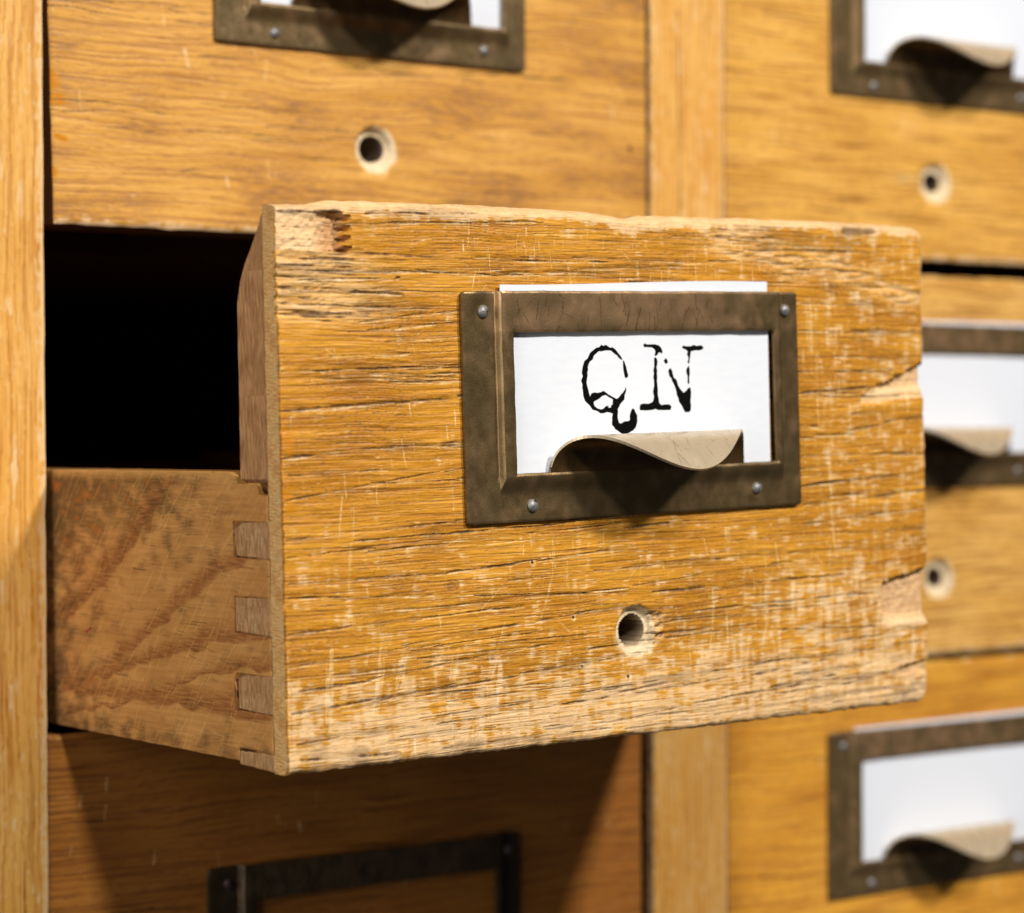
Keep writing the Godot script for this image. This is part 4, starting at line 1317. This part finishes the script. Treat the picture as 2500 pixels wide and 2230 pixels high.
func printed_card() -> StandardMaterial3D:
	# the card spans x 49.5..121.9 mm and y 51.0..95.4 mm on the drawer's front
	var w := 1086
	var h := 666
	var k := w / 72.4
	var g := streaks(w, h, 6.0 * k, 1.6 * k, 701, 4)
	var f := streaks(w, h, 0.35 * k, 0.35 * k, 702, 3)
	var rgb := PackedByteArray()
	rgb.resize(w * h * 3)
	for at in w * h:
		var q := (g[at] / 255.0 - 0.5) * 0.022 + (f[at] / 255.0 - 0.5) * 0.012
		rgb[at * 3] = int((0.885 + q) * 255.0)
		rgb[at * 3 + 1] = int((0.912 + q) * 255.0)
		rgb[at * 3 + 2] = int((0.952 + q * 0.5) * 255.0)
	var shapes := []
	for s in INK:
		shapes.append(ink(s, k, h))
	var gap := ink(INK_GAP, k, h)
	for poly in shapes:
		var lo := Vector2(1e9, 1e9)
		var hi := -lo
		for p in poly:
			lo = lo.min(p)
			hi = hi.max(p)
		for j in range(int(lo.y), int(hi.y) + 2):
			for i in range(int(lo.x), int(hi.x) + 2):
				var n := 0
				for sub in 4:
					var p := Vector2(i + 0.25 + 0.5 * (sub % 2), j + 0.25 + 0.5 * (sub / 2))
					if Geometry2D.is_point_in_polygon(p, poly) and not Geometry2D.is_point_in_polygon(p, gap):
						n += 1
				if n:
					var at := j * w + i
					for c in 3:
						rgb[at * 3 + c] = int(lerpf(rgb[at * 3 + c], 8.0, n / 4.0))
	var mat := StandardMaterial3D.new()
	mat.resource_name = "typed_card"
	mat.albedo_texture = ImageTexture.create_from_image(Image.create_from_data(w, h, false, Image.FORMAT_RGB8, rgb))
	mat.roughness = 0.9
	mat.metallic_specular = 0.2
	mat.texture_repeat = false
	return mat


func ink(flat: Array, k: float, h: int) -> PackedVector2Array:
	var out := PackedVector2Array()
	for i in range(0, flat.size(), 2):
		var u: float = flat[i]
		var v: float = flat[i + 1]
		var x := 68.737 + 0.018144 * u - 0.00038 * v
		var y := 83.412 - 0.0002 * u - 0.014202 * v
		out.append(Vector2((x - 49.5) * k, h - (y - 51.0) * k))
	return out


# A thin sheet (mm): upper edge from one height to another, slightly bowed.
func card_mesh(x0: float, x1: float, y0: float, top_left: float, top_right: float, z: float, bow: float, uv_box := Rect2()) -> ArrayMesh:
	var s := Shape.new()
	var nx := 24
	var ny := 12
	for side in [1.0, -1.0]:
		var first := s.v.size()
		for j in ny + 1:
			for i in nx + 1:
				var u := float(i) / nx
				var v := float(j) / ny
				var x := lerpf(x0, x1, u)
				var y := lerpf(y0, lerpf(top_left, top_right, ss(0.0, 0.9, u)), v)
				var zz: float = z + bow * sin(u * PI) * (0.4 + 0.6 * v) + 0.1 * side
				var t := Vector2((x - uv_box.position.x) / maxf(uv_box.size.x, 1.0), 1.0 - (y - uv_box.position.y) / maxf(uv_box.size.y, 1.0))
				s.vert(Vector3(x, y, zz) * MM, Vector3(-bow * 0.04 * cos(u * PI), 0, 1).normalized() * side, t)
		for j in ny:
			for i in nx:
				var a := first + j * (nx + 1) + i
				s.quad(a, a + nx + 1, a + nx + 2, a + 1)
	var half := (nx + 1) * (ny + 1)
	for i in nx:
		for edge in [[i, i + 1, Vector3.DOWN], [ny * (nx + 1) + i, ny * (nx + 1) + i + 1, Vector3.UP]]:
			s.flat_quad(s.v[edge[0]], s.v[edge[1]], s.v[half + edge[1]], s.v[half + edge[0]], edge[2], s.uv[edge[0]], s.uv[edge[1]], s.uv[edge[1]], s.uv[edge[0]])
	for j in ny:
		for edge in [[j * (nx + 1), (j + 1) * (nx + 1), Vector3.LEFT], [j * (nx + 1) + nx, (j + 1) * (nx + 1) + nx, Vector3.RIGHT]]:
			s.flat_quad(s.v[edge[0]], s.v[edge[1]], s.v[half + edge[1]], s.v[half + edge[0]], edge[2], s.uv[edge[0]], s.uv[edge[1]], s.uv[edge[1]], s.uv[edge[0]])
	return s.into(ArrayMesh.new())


func card(label: String, mesh: ArrayMesh, mat: Material, at: Transform3D) -> void:
	var o := part("label_card", mesh, self, [mat], at)
	tag(o, label, "label card", "cards in the brass holders")


func build_cards() -> void:
	var here := Transform3D(Basis(PULL_BASIS_X, PULL_BASIS_Y, PULL_BASIS_Z), PULL_ORIGIN)
	card("white card with typed black letters QN in the open drawer's brass holder", card_mesh(50.9, 121.7, 54.7, 93.4, 94.9, 0.95, 0.25, Rect2(49.5, 51.0, 72.4, 44.4)), printed_card(), here)
	var plain_cards := [
		["blank white card of the upper left drawer, mostly above the picture's edge", Vector3(0.0003 + 0.0426, 0.1112 + 0.0436, 0.0002)],
		["blank white card in the holder of the upper right drawer", Vector3(0.1985 + 0.0382, 0.1129 + 0.0444, 0.0002)],
		["blank white card seen past the open drawer's right edge", Vector3(0.1985 + 0.0362, 0.0003 + 0.0480, 0.0002)],
		["blank white card in the lower right drawer's brass holder", Vector3(0.1985 + 0.0363, -0.1124 + 0.0472, 0.0002)],
	]
	for i in plain_cards.size():
		card(plain_cards[i][0], card_mesh(9.4, 81.6, 9.3, 47.0, 47.2, 0.9, 0.2), M.paper, Transform3D(Basis(), plain_cards[i][1]))
